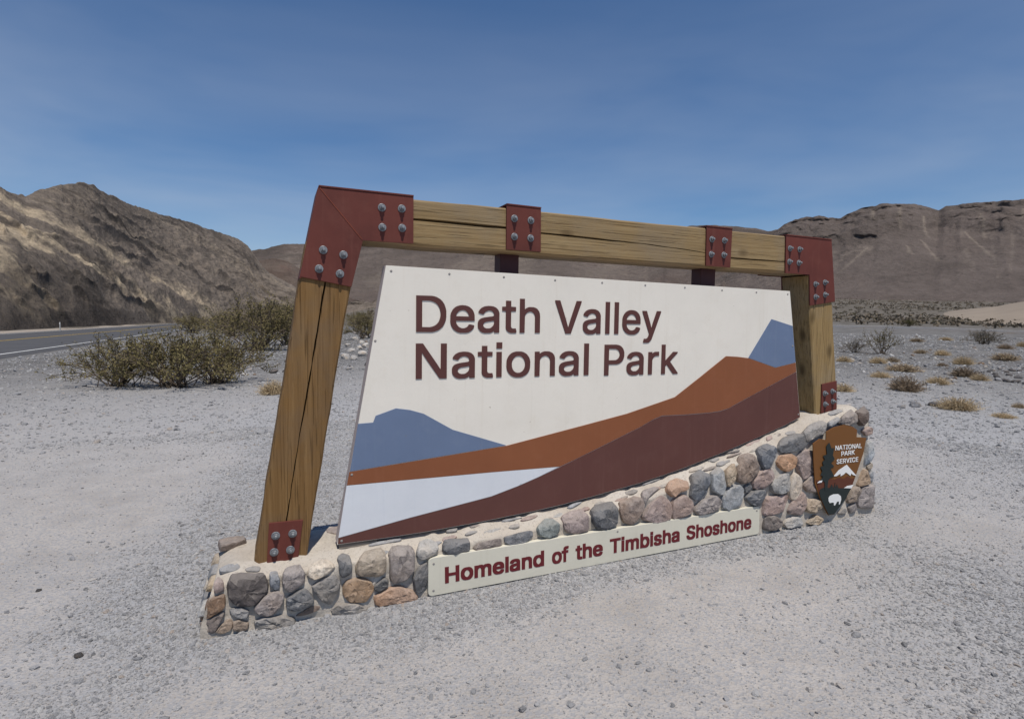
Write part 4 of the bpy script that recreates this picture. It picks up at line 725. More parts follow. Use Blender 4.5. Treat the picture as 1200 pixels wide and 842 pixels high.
def glyph_mesh(name, loops, depth, mat):
    cu = bpy.data.curves.new(name, 'CURVE'); cu.dimensions = '2D'; cu.fill_mode = 'BOTH'; cu.extrude = depth / 2
    for lp in loops:
        sp = cu.splines.new('POLY'); sp.points.add(len(lp) - 1)
        for p, q in zip(sp.points, lp): p.co = (q[0], q[1], 0, 1)
        sp.use_cyclic_u = True
    ob = bpy.data.objects.new(name, cu); COL.objects.link(ob)
    me = bpy.data.meshes.new_from_object(ob.evaluated_get(bpy.context.evaluated_depsgraph_get()))
    bpy.data.objects.remove(ob); bpy.data.curves.remove(cu)
    me.name = name; me.materials.clear(); me.materials.append(mat)
    me.transform(Matrix(((1, 0, 0, 0), (0, 0, -1, 0), (0, 1, 0, 0), (0, 0, 0, 1)))); me.update()
    return me
_gc = {}
def word(txt, font, key, s0, s1, z0, cap, depth, dep, mat, parent, slope=0., z_cap=None, shear=0.):
    G = font; ref = G['D' if 'D' in G else ('H' if 'H' in G else 'N')][1][0]; y0 = min(p[1] for p in ref); k = cap / (max(p[1] for p in ref) - y0)
    x = 0; pos = []
    if 'l' in txt and 'h' in G:      # plain stem for l
        hx = [p for l in G['h'][1] for p in l]; a, b = min(p[0] for p in hx), min(p[0] for p in hx) + (max(p[0] for p in G['i'][1][0]) - min(p[0] for p in G['i'][1][0])); G['l'] = [b + a, [[[a, 0], [b, 0], [b, max(p[1] for p in hx)], [a, max(p[1] for p in hx)]]]]
        yy = min(p[1] for p in hx); G['l'][1][0][0][1] = G['l'][1][0][1][1] = yy
    for ch in txt:
        pos.append(x); x += G[ch][0]
    fx = [min(p[0] for l in G[txt[0]][1] for p in l), pos[-1] + max(p[0] for l in G[txt[-1]][1] for p in l)]
    kx = (s1 - s0) / (fx[1] - fx[0])
    for ch, px in zip(txt, pos):
        kk = (key, ch, round(kx, 6), round(k, 6), round(shear, 3))
        if kk not in _gc:
            loops = []
            for l in G[ch][1]:
                if ch == 'i' and min(p[1] for p in l) > 380:      # square dot
                    a, b = min(p[0] for p in l), max(p[0] for p in l); c, d = min(p[1] for p in l), max(p[1] for p in l); m = 8
                    l = [(a + m, c), (b - m, c), (b - m, d), (a + m, d)]
                loops.append([(p[0] * kx + (p[1] - y0) * k * shear, (p[1] - y0) * k) for p in l])
            _gc[kk] = glyph_mesh('letter', loops, depth, mat)
        s = s0 + (px - fx[0]) * kx
        o = bpy.data.objects.new('letter', _gc[kk]); COL.objects.link(o); o.parent = parent
        o.location = (s, dep, z0 + slope * (s - s0)); o.rotation_euler = (0, -math.atan(slope), 0)
word('Death', GLYPH_SIGN, 'A', .703, 1.542, 1.590, .224, .004, -.0082, M_LETTER, board)
word('Valley', GLYPH_SIGN, 'A', 1.653, 2.519, 1.587, .224, .004, -.0082, M_LETTER, board)
word('National', GLYPH_SIGN, 'A', .702, 1.922, 1.300, .220, .004, -.0082, M_LETTER, board)
word('Park', GLYPH_SIGN, 'A', 2.047, 2.686, 1.294, .218, .004, -.0082, M_LETTER, board)

# ------------------------------------------------------------------ stone wall
def wall_end(s):
    r = .06; e = max(0., -.46 + r - s, s - (4.74 - r)); e = min(e, r)
    return r - math.sqrt(max(r * r - e * e, 0))
def PV(s, v, h=0.):
    """point on the wall's skin: v = height up the face, then back over the sloping top; h = how far proud"""
    a, b = float(zf(s)), float(zp(s)); L = .134; out = wall_end(s)
    if v <= a: y, z, n = -.12 - .05 * max(0, a - v) * .4, v, (-1., .05)
    elif v <= a + L: f = (v - a) / L; y, z, n = -.12 + .12 * f, a + (b - a) * f, (-.45, .89)
    else: y, z, n = (v - a - L), b, (0, 1.)
    k = 0.5 - 0.5 * math.cos(math.pi * min(1, max(0, (v - a + .05) / .10)))
    n = (-1 + k * .55, .05 + k * .84)
    l = math.hypot(*n)
    return [s, y + out * (1 if v < a + L else .0) + n[0] / l * h, z + n[1] / l * h]

wall = thing('stone_wall', 'low sloping wall of rounded cobbles set in pale mortar that carries the sign', 'stone wall', matrix=SIGN_M)
def m_mortar():
    t = NT('mortar'); v = t.coord(); n = t.noise(v, 3, 7, .65); n2 = t.noise(v, 70, 5, .7); n3 = t.noise(v, 12, 5)
    col = t.ramp(n, [(.3, (.42, .37, .31)), (.55, (.51, .465, .40)), (.75, (.57, .53, .475))])
    col = t.mix(t.ramp(n3, [(.5, (0, 0, 0)), (.75, (.5,) * 3)]), col, (.33, .28, .22))
    col = t.mix(t.ramp(n2, [(.36, (.6,) * 3), (.46, (0, 0, 0))]), col, (.26, .23, .20))
    return t.done(col, .95, t.bump(n2, .7, .006, t.bump(n3, .6, .02)), spec=.1)
M_MORTAR = m_mortar()
def build_core():
    ss = np.concatenate([[-.40, -.395], np.linspace(-.385, 4.59, 230), [4.60, 4.605]]); V = []
    prof = None
    for s in ss:
        a = float(zf(s)); row = []
        vsx = list(np.linspace(-.18, a - .03, 14)) + [a - .015, a, a + .02, a + .06, a + .10, a + .134, a + .18, a + .25, a + .34, a + .44, a + .52]
        for v in vsx:
            q = PV(s, v); n = .018 * float(fbm(s * 6, q[1] * 6, q[2] * 6, 4)) + .010 * float(vnoise(s * 22, q[1] * 25, q[2] * 25))
            end = min(1, (s + .40) / .10, (4.605 - s) / .10); 
            p = PV(s, v, n - .004)
            e2 = 1 - max(0, min(1, end)); p[2] -= .035 * e2 ** 2 if v > a - .02 else 0
            row.append(p)
        yb = .40
        row.append([s, yb + .02, float(zp(s)) - .02]); row.append([s, yb + .03, float(zp(s)) * .5]); row.append([s, yb + .05, -.18])
        V += row; m = len(row)
    # batter of the two ends
    V = np.array(V); s = V[:, 0]
    V[:, 0] += -(.285 - np.clip(V[:, 2], 0, .3)) * .30 * np.clip((-.2 - s) / .2, 0, 1) + (1.0 - np.clip(V[:, 2], 0, 1.)) * .16 * np.clip((s - 4.2) / .4, 0, 1)
    n = len(ss); F4 = [tuple(f) for f in grid_faces(n, m)]
    F4.append(tuple(range(m))); F4.append(tuple((n - 1) * m + j for j in range(m)))
    me = fix(pydata('mortar', V.tolist(), F4, True)); return link('mortar', me, M_MORTAR, wall)
build_core()
SC = dict(db=(.085, .066, .062), g=(.21, .205, .20), pg=(.215, .185, .175), b=(.20, .215, .235), db2=(.085, .098, .118), tb=(.25, .175, .115), ob=(.17, .105, .065),
          br=(.165, .130, .112), pk=(.27, .195, .175), w=(.47, .41, .33), lg=(.31, .305, .29), dg=(.115, .12, .128), tn=(.33, .255, .165), gn=(.17, .195, .185), lb=(.27, .295, .315))
SC['or'] = (.34, .205, .125)
def desat(c, a=.18, k=1.32):
    g = sum(c) / 3; return tuple((v * (1 - a) + g * a) * k for v in c)
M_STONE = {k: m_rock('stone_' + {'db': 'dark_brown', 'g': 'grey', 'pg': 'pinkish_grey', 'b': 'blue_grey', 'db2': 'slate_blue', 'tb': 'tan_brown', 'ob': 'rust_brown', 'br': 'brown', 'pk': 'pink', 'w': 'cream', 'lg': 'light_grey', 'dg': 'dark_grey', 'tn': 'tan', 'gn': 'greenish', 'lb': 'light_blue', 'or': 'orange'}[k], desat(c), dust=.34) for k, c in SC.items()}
def PE(side):
    def f(d, z, h=0.):
        if side < 0: return [-.405 - (.285 - min(z, .285)) * .30 - h, d, z]
        return [4.61 + (1 - min(z, 1.)) * .16 + h, d, z]
    return f
def stone(kind, flush, pts, seed, P_=None):
    PV = P_ or globals()['PV']
    P = np.array(pts, float)
    for _ in range(2):      # round the corners a little
        Q = []
        for a, b in zip(P, np.roll(P, -1, 0)): Q += [a * .84 + b * .16, a * .16 + b * .84]
        P = np.array(Q)
        if len(P) > 26: break
    c = P.mean(0); size = math.sqrt(np.ptp(P[:, 0]) * np.ptp(P[:, 1])) + .02
    H = (.006 if flush else min(.031, .21 * size)) * random.uniform(.85, 1.15)
    tilt = np.array([random.uniform(-.25, .25), random.uniform(-.35, .15)])
    cuts = [(np.array([math.cos(q), math.sin(q)]), random.uniform(.7, 1.15), random.uniform(.6, 2.0)) for q in np.random.default_rng(int(seed * 10)).uniform(0, 6.28, 5)]
    V, Fc = [], []; n = len(P)
    rings = [(1.09, -.012), (1.06, .10), (1.01, .62), (.93, .88), (.78, .97), (.58, 1.0), (.36, 1.02), (.16, 1.03)]
    for sc, hh in rings:
        for p in P:
            q = c + (p - c) * sc * (1 + .035 * float(vnoise(p[0] * 40, p[1] * 40, seed))); rel = (q - c) / size
            h = H * hh * (1 + (rel @ tilt) * min(1, hh * 1.2)) if hh > 0 else hh
            if hh > .5:
                for dr_, lim, st_ in cuts: h = min(h, H * (lim + .35 - st_ * max(0, rel @ dr_ - .12)))
                h += H * .42 * float(fbm(q[0] * 19 + seed, q[1] * 19, seed * 3.1, 4, .65)) + H * .26 * float(ridged(q[0] * 40, q[1] * 40, seed, 3, .6))
                h = max(h, .003)
            V.append(PV(q[0], q[1], h))
    V.append(PV(c[0], c[1], H * 1.04))
    for i in range(len(rings) - 1):
        for j in range(n): Fc.append((i * n + j, i * n + (j + 1) % n, (i + 1) * n + (j + 1) % n, (i + 1) * n + j))
    b = (len(rings) - 1) * n
    for j in range(n): Fc.append((b + j, b + (j + 1) % n, len(V) - 1))
    me = fix(pydata('stone', V, Fc, True)); me.set_sharp_from_angle(angle=R(24))
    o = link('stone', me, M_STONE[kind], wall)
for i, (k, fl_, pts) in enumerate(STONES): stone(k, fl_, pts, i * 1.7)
# flat stones bedded in the mortar ledge under the board
for i in range(26):
    s = .35 + i * .138 + random.uniform(-.04, .04); w, hh_ = random.uniform(.03, .07), random.uniform(.010, .022); v = float(zf(s)) + random.uniform(.035, .105)
    stone(random.choice('g b pg br pk lg'.split()), 1, [(s + w * math.cos(q) * random.uniform(.8, 1.15), v + w * math.cos(q) * .14 + hh_ * math.sin(q) * random.uniform(.75, 1.2)) for q in np.linspace(0, 2 * math.pi, 9)[:-1]], 700 + i * 3.7)
# cobbles of the two ends
for side, z1, nz in ((-1, .26, 2), (1, .92, 7)):
    for a in range(nz):
        for b in range(3):
            cz = .03 + (z1 - .06) * (a + .5) / nz + random.uniform(-.012, .012); cd = -.045 + .155 * b + (.06 if a % 2 else 0) + random.uniform(-.015, .015)
            w, hh_ = random.uniform(.055, .072), (z1 - .06) / nz * random.uniform(.42, .5)
            stone(random.choice('g b pg br lg pk db2 tn'.split()), 0, [(cd + w * math.cos(q) * random.uniform(.85, 1.1), cz + hh_ * math.sin(q) * random.uniform(.85, 1.1)) for q in np.linspace(0, 2 * math.pi, 8)[:-1]], 900 + a * 7.1 + b * 3.3 + side, PE(side))
# stones of the parts the photograph does not show squarely: behind the emblem and along the back
for i in range(26):
    s = -.30 + i * .19 + random.uniform(-.03, .03); w, hgt = random.uniform(.06, .085), random.uniform(.05, .08)
    a = float(zf(s)) + .134 + .33 + random.uniform(-.02, .03)
    if s > -.2: stone(random.choice('g b pg br lg pk'.split()), 1, [(s + w * math.cos(q) * random.uniform(.8, 1.1), a + hgt * math.sin(q) * random.uniform(.8, 1.1)) for q in np.linspace(0, 2 * math.pi, 8)[:-1]], i * 2.3 + 400)

# ------------------------------------------------------------------ plaque on the wall
plq = thing('name_plaque', 'long narrow cream plaque with dark red lettering along the foot of the stone wall', 'plaque', matrix=SIGN_M)
def rounded(q, r=.03, n=4):
    out = []; q = [np.array(p) for p in q]
    for i, p in enumerate(q):
        a, b = q[i - 1], q[(i + 1) % len(q)]; u = (a - p) / np.linalg.norm(a - p); w = (b - p) / np.linalg.norm(b - p)
        for k in range(n + 1):
            t = k / n; out.append(tuple((p + u * r) * (1 - t) ** 2 + p * 2 * t * (1 - t) + (p + w * r) * t * t))
    return out
prism('plaque_board', rounded([(.752, .217), (3.403, .254), (3.410, .030), (.752, -.022)]), -.152, -.118, M_PLAQUE, plq, .002)
sl = .0166
for txt, a, b in (('Homeland', .857, 1.535), ('of', 1.593, 1.718), ('the', 1.770, 1.984), ('Timbisha', 2.040, 2.637), ('Shoshone', 2.699, 3.324)):
    word(txt, GLYPH_BOLD, 'B', a, b, .045 + sl * (a - .857), .104, .0016, -.1531, M_PLQ_TXT, plq, sl)
for s, z in ((.785, .18), (3.375, .22), (.785, .012), (2.1, .215)): put(SCREW, 'screw', s, -.1521, z, plq)

# ------------------------------------------------------------------ arrowhead emblem
emb = thing('arrowhead_emblem', 'brown arrowhead shaped emblem with white lettering, dark tree and white bison on the stone wall', 'emblem', matrix=SIGN_M)
ED = -.175
prism('shield', [tuple(p) for p in EMBLEM['outline']], ED, ED + .007, m_paint('emblem_brown', (.175, .072, .018), .5, .08), emb, .001)
M_EG = m_paint('emblem_green', (.018, .026, .025), .5, .1); M_EM = m_paint('emblem_maroon', (.115, .035, .018), .5, .1); M_EW = m_paint('emblem_white', (.80, .80, .78), .5, .03)
def ly(name, key, k, mat): prism(name, [tuple(p) for p in EMBLEM[key]], ED - .0022 * k, ED - .0022 * k + .0018, mat, emb)
ly('meadow_shape', 'maroon', 1, M_EM); ly('forest_shape', 'green', 2, M_EG); ly('tree_shape', 'tree', 3, M_EG); ly('peak_shape', 'peak', 2, M_EW)
ly('lake_shape', 'lake', 3, M_EW); ly('lake_shape', 'lake2', 4, M_EW); ly('bison_shape', 'bison', 3, M_EW)
capz = abs(EMBLEM['caph'][1][1] - EMBLEM['caph'][0][1])
for w_ in ('NATIONAL', 'PARK', 'SERVICE'):
    (a, z0), (b, z1) = EMBLEM[w_]
    word(w_, GLYPH_CAPS, 'C', a, b, z0, capz, .0016, ED - .0034, M_EW, emb, (z1 - z0) / (b - a))

# ------------------------------------------------------------------ gravel (uncountable)
def m_gravel():
    t = NT('gravel'); v = t.coord()
    k = t.attr('tint', 'INSTANCER')
    col = t.ramp(k, [(0, (.21, .207, .207)), (.10, (.29, .288, .29)), (.5, (.368, .364, .366)), (.75, (.425, .418, .41)), (.9, (.48, .47, .45)), (.94, (.38, .32, .27)), (1, (.54, .53, .51))])
    n = t.noise(v, 3, 4)
    col = t.hsv(col, .5, .9, t.rng(n, .8, 1.2))
    return t.done(col, .9, t.bump(n, .5, .2), spec=.15)

def gravel(name, X, Y, size, seed, lift=.08):
    r = np.random.default_rng(seed); n = len(X)
    Z = gz(X, Y) + relief(X, Y) + size * lift
    me = bpy.data.meshes.new(name); me.vertices.add(n)
    me.vertices.foreach_set('co', np.stack([X, Y, Z], -1).astype(np.float32).ravel())
    for nm, arr in (('rot', np.stack([r.normal(0, .35, n), r.normal(0, .35, n), r.uniform(0, 6.28, n)], -1)),
                    ('scl', size[:, None] * np.stack([r.uniform(.8, 1.5, n), r.uniform(.6, 1.0, n), r.uniform(.35, .75, n)], -1))):
        a = me.attributes.new(nm, 'FLOAT_VECTOR', 'POINT'); a.data.foreach_set('vector', arr.astype(np.float32).ravel())
    fattr(me, 'tint', r.uniform(0, 1, n))
    a = me.attributes.new('pick', 'INT', 'POINT'); a.data.foreach_set('value', r.integers(0, 5, n).astype(np.int32))
    o = link(name, me, kind='stuff')
    g = bpy.data.node_groups.new(name, 'GeometryNodeTree')
    g.interface.new_socket('Geometry', in_out='INPUT', socket_type='NodeSocketGeometry'); g.interface.new_socket('Geometry', in_out='OUTPUT', socket_type='NodeSocketGeometry')
    N = g.nodes.new; L = g.links.new
    gi, go = N('NodeGroupInput'), N('NodeGroupOutput')
    g2i = N('GeometryNodeGeometryToInstance')
    for k in range(5):
        ico = N('GeometryNodeMeshIcoSphere'); ico.inputs['Radius'].default_value = 1; ico.inputs['Subdivisions'].default_value = 1
        sp = N('GeometryNodeSetPosition'); wn = N('FunctionNodeRandomValue'); wn.data_type = 'FLOAT_VECTOR'
        wn.inputs[0].default_value = (-.28,) * 3; wn.inputs[1].default_value = (.28,) * 3; wn.inputs['Seed'].default_value = k * 7 + seed
        L(ico.outputs['Mesh'], sp.inputs['Geometry']); L(wn.outputs[0], sp.inputs['Offset'])
        sm = N('GeometryNodeSetMaterial'); sm.inputs['Material'].default_value = M_GRAVEL; L(sp.outputs[0], sm.inputs['Geometry'])
        L(sm.outputs[0], g2i.inputs[0])
    iop = N('GeometryNodeInstanceOnPoints'); iop.inputs['Pick Instance'].default_value = True
    L(gi.outputs[0], iop.inputs['Points']); L(g2i.outputs[0], iop.inputs['Instance'])
    for nm, dt, sock in (('rot', 'FLOAT_VECTOR', 'Rotation'), ('scl', 'FLOAT_VECTOR', 'Scale'), ('pick', 'INT', 'Instance Index')):
        na = N('GeometryNodeInputNamedAttribute'); na.data_type = dt; na.inputs['Name'].default_value = nm
        out = [q for q in na.outputs if q.enabled and q.name == 'Attribute'][0]
        L(out, iop.inputs[sock])
    L(iop.outputs[0], go.inputs[0])
    md = o.modifiers.new('scatter', 'NODES'); md.node_group = g
    return o
M_GRAVEL = m_gravel()
def polar_pts(n, r0, r1, power, seed, a=52):
    r = np.random.default_rng(seed); u = r.uniform(0, 1, n); k = 2 - power
    rr = (r0 ** k + u * (r1 ** k - r0 ** k)) ** (1 / k); az = np.radians(r.uniform(-a, a, n))
    return rr * np.sin(az), rr * np.cos(az), rr, r
def off_wall(X, Y):
    s, d = sdep(X, Y); rd = X * .917 + Y * .40
    return ~((s > -.49) & (s < 4.78) & (d > -.13) & (d < .44)) & ((rd > -9.2) | (rd < -22))
X, Y, rr, r = polar_pts(520000, 1.6, 10, 1.3, 11)
d = dustiness(X, Y); s, dp = sdep(X, Y)
foot = np.exp(-((dp + .16) / .13) ** 2) * (dp < -.1) * (s > -.5) * (s < 4.9)
keep = off_wall(X, Y) & (r.uniform(0, 1, len(X)) < np.clip(1.02 - 1.05 * d, .10, 1) * .95 + foot * .8)
X, Y, rr, d = X[keep], Y[keep], rr[keep], d[keep]
size = r.lognormal(math.log(.0036), .50, len(X)) * (1 + .05 * rr) * (1.1 - .45 * d); size = np.clip(size, .0022, .022)
gravel('gravel', X, Y, size, 5)
X, Y, rr, r = polar_pts(170000, 9, 55, 1.55, 12)
d = dustiness(X, Y); keep = off_wall(X, Y) & (r.uniform(0, 1, len(X)) < np.clip(1.1 - d * 1.0, .15, 1)); X, Y, rr = X[keep], Y[keep], rr[keep]
size = np.clip(r.lognormal(math.log(.010), .6, len(X)) * (rr / 12) ** .55, .006, .10)
gravel('gravel', X, Y, size, 6, .08)

X, Y, rr, r = polar_pts(2600, 1.8, 12, 1.0, 13)
keep = off_wall(X, Y); X, Y = X[keep], Y[keep]
gravel('gravel', X, Y, np.clip(r.lognormal(math.log(.010), .35, len(X)), .006, .024), 7, .15)

# ------------------------------------------------------------------ loose rocks
def rock_mesh(seed, mat, sub=2, flat=.7):
    bm = bmesh.new(); bmesh.ops.create_icosphere(bm, subdivisions=sub, radius=1)
    rd = random.Random(seed); planes = [(Vector((rd.gauss(0, 1), rd.gauss(0, 1), rd.gauss(0, 1))).normalized(), rd.uniform(.62, .9)) for _ in range(9)]
    for v in bm.verts:
        for n, dd in planes:
            k = v.co.dot(n) - dd
            if k > 0: v.co -= n * k * .9
        v.co *= 1 + .10 * float(fbm(v.co.x * 1.7 + seed, v.co.y * 1.7, v.co.z * 1.7, 3))
        v.co.z *= flat
    me = bpy.data.meshes.new('rock'); bm.to_mesh(me); bm.free(); me.materials.append(mat); return me
ROCKC = [m_rock('rock_grey', (.25, .25, .255), sc=.5), m_rock('rock_pale', (.43, .41, .38), sc=.5), m_rock('rock_brown', (.21, .165, .13), sc=.5), m_rock('rock_dark', (.11, .105, .105), sc=.5)]
ROCKS = [rock_mesh(i * 5 + 3, ROCKC[[0, 0, 1, 2, 0, 3][i % 6]], 2, [.7, .55, .8][i % 3]) for i in range(12)]
DARKR = [rock_mesh(90 + i, ROCKC[3], 2, .5) for i in range(3)]
def place_rock(p, size, label, group, me=None):
    o = bpy.data.objects.new('rock', me or random.choice(ROCKS)); COL.objects.link(o)
    k = size
    o.scale = (k * random.uniform(.8, 1.35), k * random.uniform(.7, 1.1), k * random.uniform(.7, 1.1)); o.rotation_euler = (random.uniform(-.3, .3), random.uniform(-.3, .3), random.uniform(0, 6.28))
    o.location = (p[0], p[1], float(gz(p[0], p[1]) + relief(p[0], p[1])) + k * .25)
    return tag(o, label, 'rock', group)
def in_poly(x, y, poly):
    c = False
    for (x0, y0), (x1, y1) in zip(poly, poly[1:] + poly[:1]):
        if (y0 > y) != (y1 > y) and x < x0 + (y - y0) * (x1 - x0) / (y1 - y0): c = not c
    return c
def scatter_px(poly, n):
    xs = [p[0] for p in poly]; ys = [p[1] for p in poly]; out = []
    while len(out) < n:
        x, y = random.uniform(min(xs), max(xs)), random.uniform(min(ys), max(ys))
        if in_poly(x, y, poly): out.append((x, y))
    return out
for x, y in scatter_px([(252, 440), (285, 405), (340, 396), (375, 392), (445, 385), (440, 430), (400, 440), (345, 442)], 90):
    p = hit(x, y); place_rock(p, random.choice([.05, .07, .08, .10, .12, .16]), 'loose angular rock in the rubble bank behind the left timber post', 'rocks in the rubble bank')
for x, y in [(408, 405), (416, 398), (424, 401), (430, 396), (412, 412), (421, 409), (429, 407), (405, 420), (415, 421), (425, 417), (338, 404), (331, 400)]:
    place_rock(hit(x, y), random.uniform(.16, .26), 'large pale boulder among the rubble behind the left timber post', 'large rocks in the rubble bank', ROCKS[2] if random.random() < .6 else ROCKS[8])
for x, y in scatter_px([(978, 392), (1230, 398), (1260, 445), (1100, 450), (985, 430)], 175):
    place_rock(hit(x, y), random.choice([.035, .045, .05, .06, .08, .11]), 'small loose rock scattered on the gravel flat right of the sign', 'rocks on the gravel flat')
for x, y in [(1166, 377 + 64), (1172, 447), (1180, 449), (1190, 450), (1196, 437), (1186, 436), (1160, 438), (1201, 452), (1178, 438), (1206, 440), (1150, 441), (1168, 444), (1183, 442), (1193, 445), (1172, 434), (1199, 431), (1210, 446), (1218, 451)]:
    place_rock(hit(x, y), random.uniform(.07, .13), 'dark flat rock in the low stone line at the right edge', 'dark rocks at the right edge', random.choice(DARKR))
for x, y, s, lb, me in ((1112, 477, .13, 'white rounded rock beside the pale dry brush pile', ROCKS[2]), (1094, 476, .13, 'dark rock left of the white rounded rock', DARKR[0]), (1073, 476, .10, 'grey flat rock farthest left of the rocks near the brush pile', ROCKS[0]),
                        (1056, 478, .07, 'small grey stone lying alone right of the wall end', ROCKS[4]), (92, 764, .028, 'dark flat stone lying alone on dusty ground at lower left', DARKR[1]), (45, 690, .02, 'small dark stone lying on the bare dust left of the wall', DARKR[2])):
    place_rock(hit(x, y), s, lb, None, me)

# ------------------------------------------------------------------ shrubs
def m_leaf(name, c, var=.35):
    t = NT(name); v = t.coord(); n = t.noise(v, 2.2, 4, .6); n2 = t.noise(v, 40, 2)
    col = t.ramp(n, [(.3, mul(c, 1 - var)), (.7, mul(c, 1 + var))])
    col = t.mix(t.math('MULTIPLY', n2, .5), col, (c[0] * 1.5, c[1] * 1.35, c[2] * 1.1))
    col = t.hsv(col, .5, 1, t.rng(t.rnd(), .85, 1.15))
    return t.done(col, .8, None, spec=.12)
M_LEAF = m_leaf('creosote_leaf', (.160, .138, .066)); M_STEM = m_leaf('shrub_stem', (.10, .082, .066), .25)
M_DRY = m_leaf('dry_straw', (.40, .32, .21), .2); M_DRYB = m_leaf('dry_brown_twig', (.21, .165, .12), .25); M_GREYB = m_leaf('grey_twig', (.14, .128, .105), .25)
M_FARB = m_leaf('far_scrub', (.125, .106, .082), .35); M_FARG = m_leaf('far_green_scrub', (.085, .082, .035), .3)

def tubes(paths, r0, r1):
    """three sided tapering twigs"""
    V, Fc = [], []
    for path, k in paths:
        n = len(path); b = len(V)
        for i, p in enumerate(path):
            q = path[min(i + 1, n - 1)] - path[max(i - 1, 0)]; q = q / (np.linalg.norm(q) + 1e-9)
            u = np.cross(q, [.3, .5, .8]); u /= np.linalg.norm(u) + 1e-9; w = np.cross(q, u); r = (r0 + (r1 - r0) * i / (n - 1)) * k
            for a in (0, 2.094, 4.189): V.append(p + (u * math.cos(a) + w * math.sin(a)) * r)
        for i in range(n - 1):
            for j in range(3): Fc.append((b + i * 3 + j, b + i * 3 + (j + 1) % 3, b + i * 3 + 3 + (j + 1) % 3, b + i * 3 + 3 + j))
    return np.array(V), np.array(Fc)

def creosote(seed, nstem=46, w=1., h=.8, leaves=4200, lsize=.030, spread=1.15):
    """unit shrub, about 2w wide and h high: stems fanning from the foot, leaf sprays along the upper twigs"""
    r = np.random.default_rng(seed); paths, tips = [], []
    for _ in range(nstem):
        az = r.uniform(0, 2 * math.pi); tilt = min(1.42, abs(r.normal(.62, .52)) * spread); L = r.uniform(.72, 1.08)
        root = np.array([r.normal(0, .10 * w), r.normal(0, .10 * w), 0]); end = root + np.array([math.cos(az) * math.sin(tilt) * w * L, math.sin(az) * math.sin(tilt) * w * L, (.10 + .9 * math.cos(tilt)) * h * L * r.uniform(.7, 1)])
        bend = np.array([r.normal(0, .10), r.normal(0, .10), .16 * math.sin(tilt)])
        P = [root + (end - root) * t + bend * math.sin(t * math.pi) + r.normal(0, .012, 3) * (t > 0) for t in np.linspace(0, 1, 5)]
        paths.append((P, 1.))
        for _ in range(8):
            t = r.uniform(.35, .98); i = min(3, int(t * 4)); p = P[i] + (P[i + 1] - P[i]) * (t * 4 - i)
            dv = (end - root) / np.linalg.norm(end - root) + r.normal(0, .5, 3); dv /= np.linalg.norm(dv); l = r.uniform(.10, .30)
            q = p + dv * l; q[2] = max(q[2], .03); Q = [p, (p + q) / 2 + r.normal(0, .012, 3), q]; paths.append((Q, .5)); tips.append(Q)
    V, Fc = tubes(paths, .0095, .0035)
    st = npmesh('stems', V, Fc)
    ti = r.integers(0, len(tips), leaves); T = np.array(tips)
    a = r.uniform(.1, 1.12, leaves)[:, None]; c = T[ti, 0] * (1 - a) + T[ti, 2] * a + r.normal(0, .022, (leaves, 3))
    u = r.normal(0, 1, (leaves, 3)); u /= np.linalg.norm(u, axis=1)[:, None]; v = np.cross(u, r.normal(0, 1, (leaves, 3))); v /= np.linalg.norm(v, axis=1)[:, None]
    k = (lsize * r.uniform(.5, 1.25, leaves))[:, None]
    LV = np.stack([c - u * k, c + v * k * .45, c + u * k, c - v * k * .45], 1).reshape(-1, 3)
    lf = npmesh('foliage', LV, np.arange(leaves * 4).reshape(-1, 4), False)
    return st, lf

def dry_tuft(seed, n=900, dome=.62, blade=.010):
    """unit tuft: fine dry stalks radiating from the foot into a dome"""
    r = np.random.default_rng(seed); az = r.uniform(0, 2 * math.pi, n); tilt = np.arccos(r.uniform(.05, 1, n)); L = r.uniform(.5, 1.05, n)
    root = np.stack([r.normal(0, .22, n), r.normal(0, .22, n), np.zeros(n)], -1)
    tip = root + np.stack([np.cos(az) * np.sin(tilt), np.sin(az) * np.sin(tilt), dome * 1.3 * np.cos(tilt) + .05], -1) * L[:, None] * .85
    mid = (root + tip) / 2 + r.normal(0, .05, (n, 3)) + np.array([0, 0, .06]); u = np.cross(tip - root, r.normal(0, 1, (n, 3))); u /= np.linalg.norm(u, axis=1)[:, None] + 1e-9; u *= blade
    V = np.stack([root - u * .6, root + u * .6, mid + u, mid - u, tip + u * .3, tip - u * .3], 1).reshape(-1, 3); b = np.arange(n)[:, None] * 6
    Fc = np.concatenate([b + [0, 1, 2, 3], b + [3, 2, 4, 5]])
    st = npmesh('stalks', V, Fc, False)
    m = n * 2; ti = r.integers(0, n, m); a = r.uniform(.45, 1.05, m)[:, None]; c = mid[ti] * (1 - a) + tip[ti] * a + r.normal(0, .03, (m, 3)); c[:, 2] = np.maximum(c[:, 2], .01)
    p = r.normal(0, 1, (m, 3)); p /= np.linalg.norm(p, axis=1)[:, None]; q = np.cross(p, r.normal(0, 1, (m, 3))); q /= np.linalg.norm(q, axis=1)[:, None]; k = (r.uniform(.02, .055, m))[:, None]
    LV = np.stack([c - p * k, c + q * k * .3, c + p * k, c - q * k * .3], 1).reshape(-1, 3)
    return st, npmesh('twigs', LV, np.arange(m * 4).reshape(-1, 4), False)

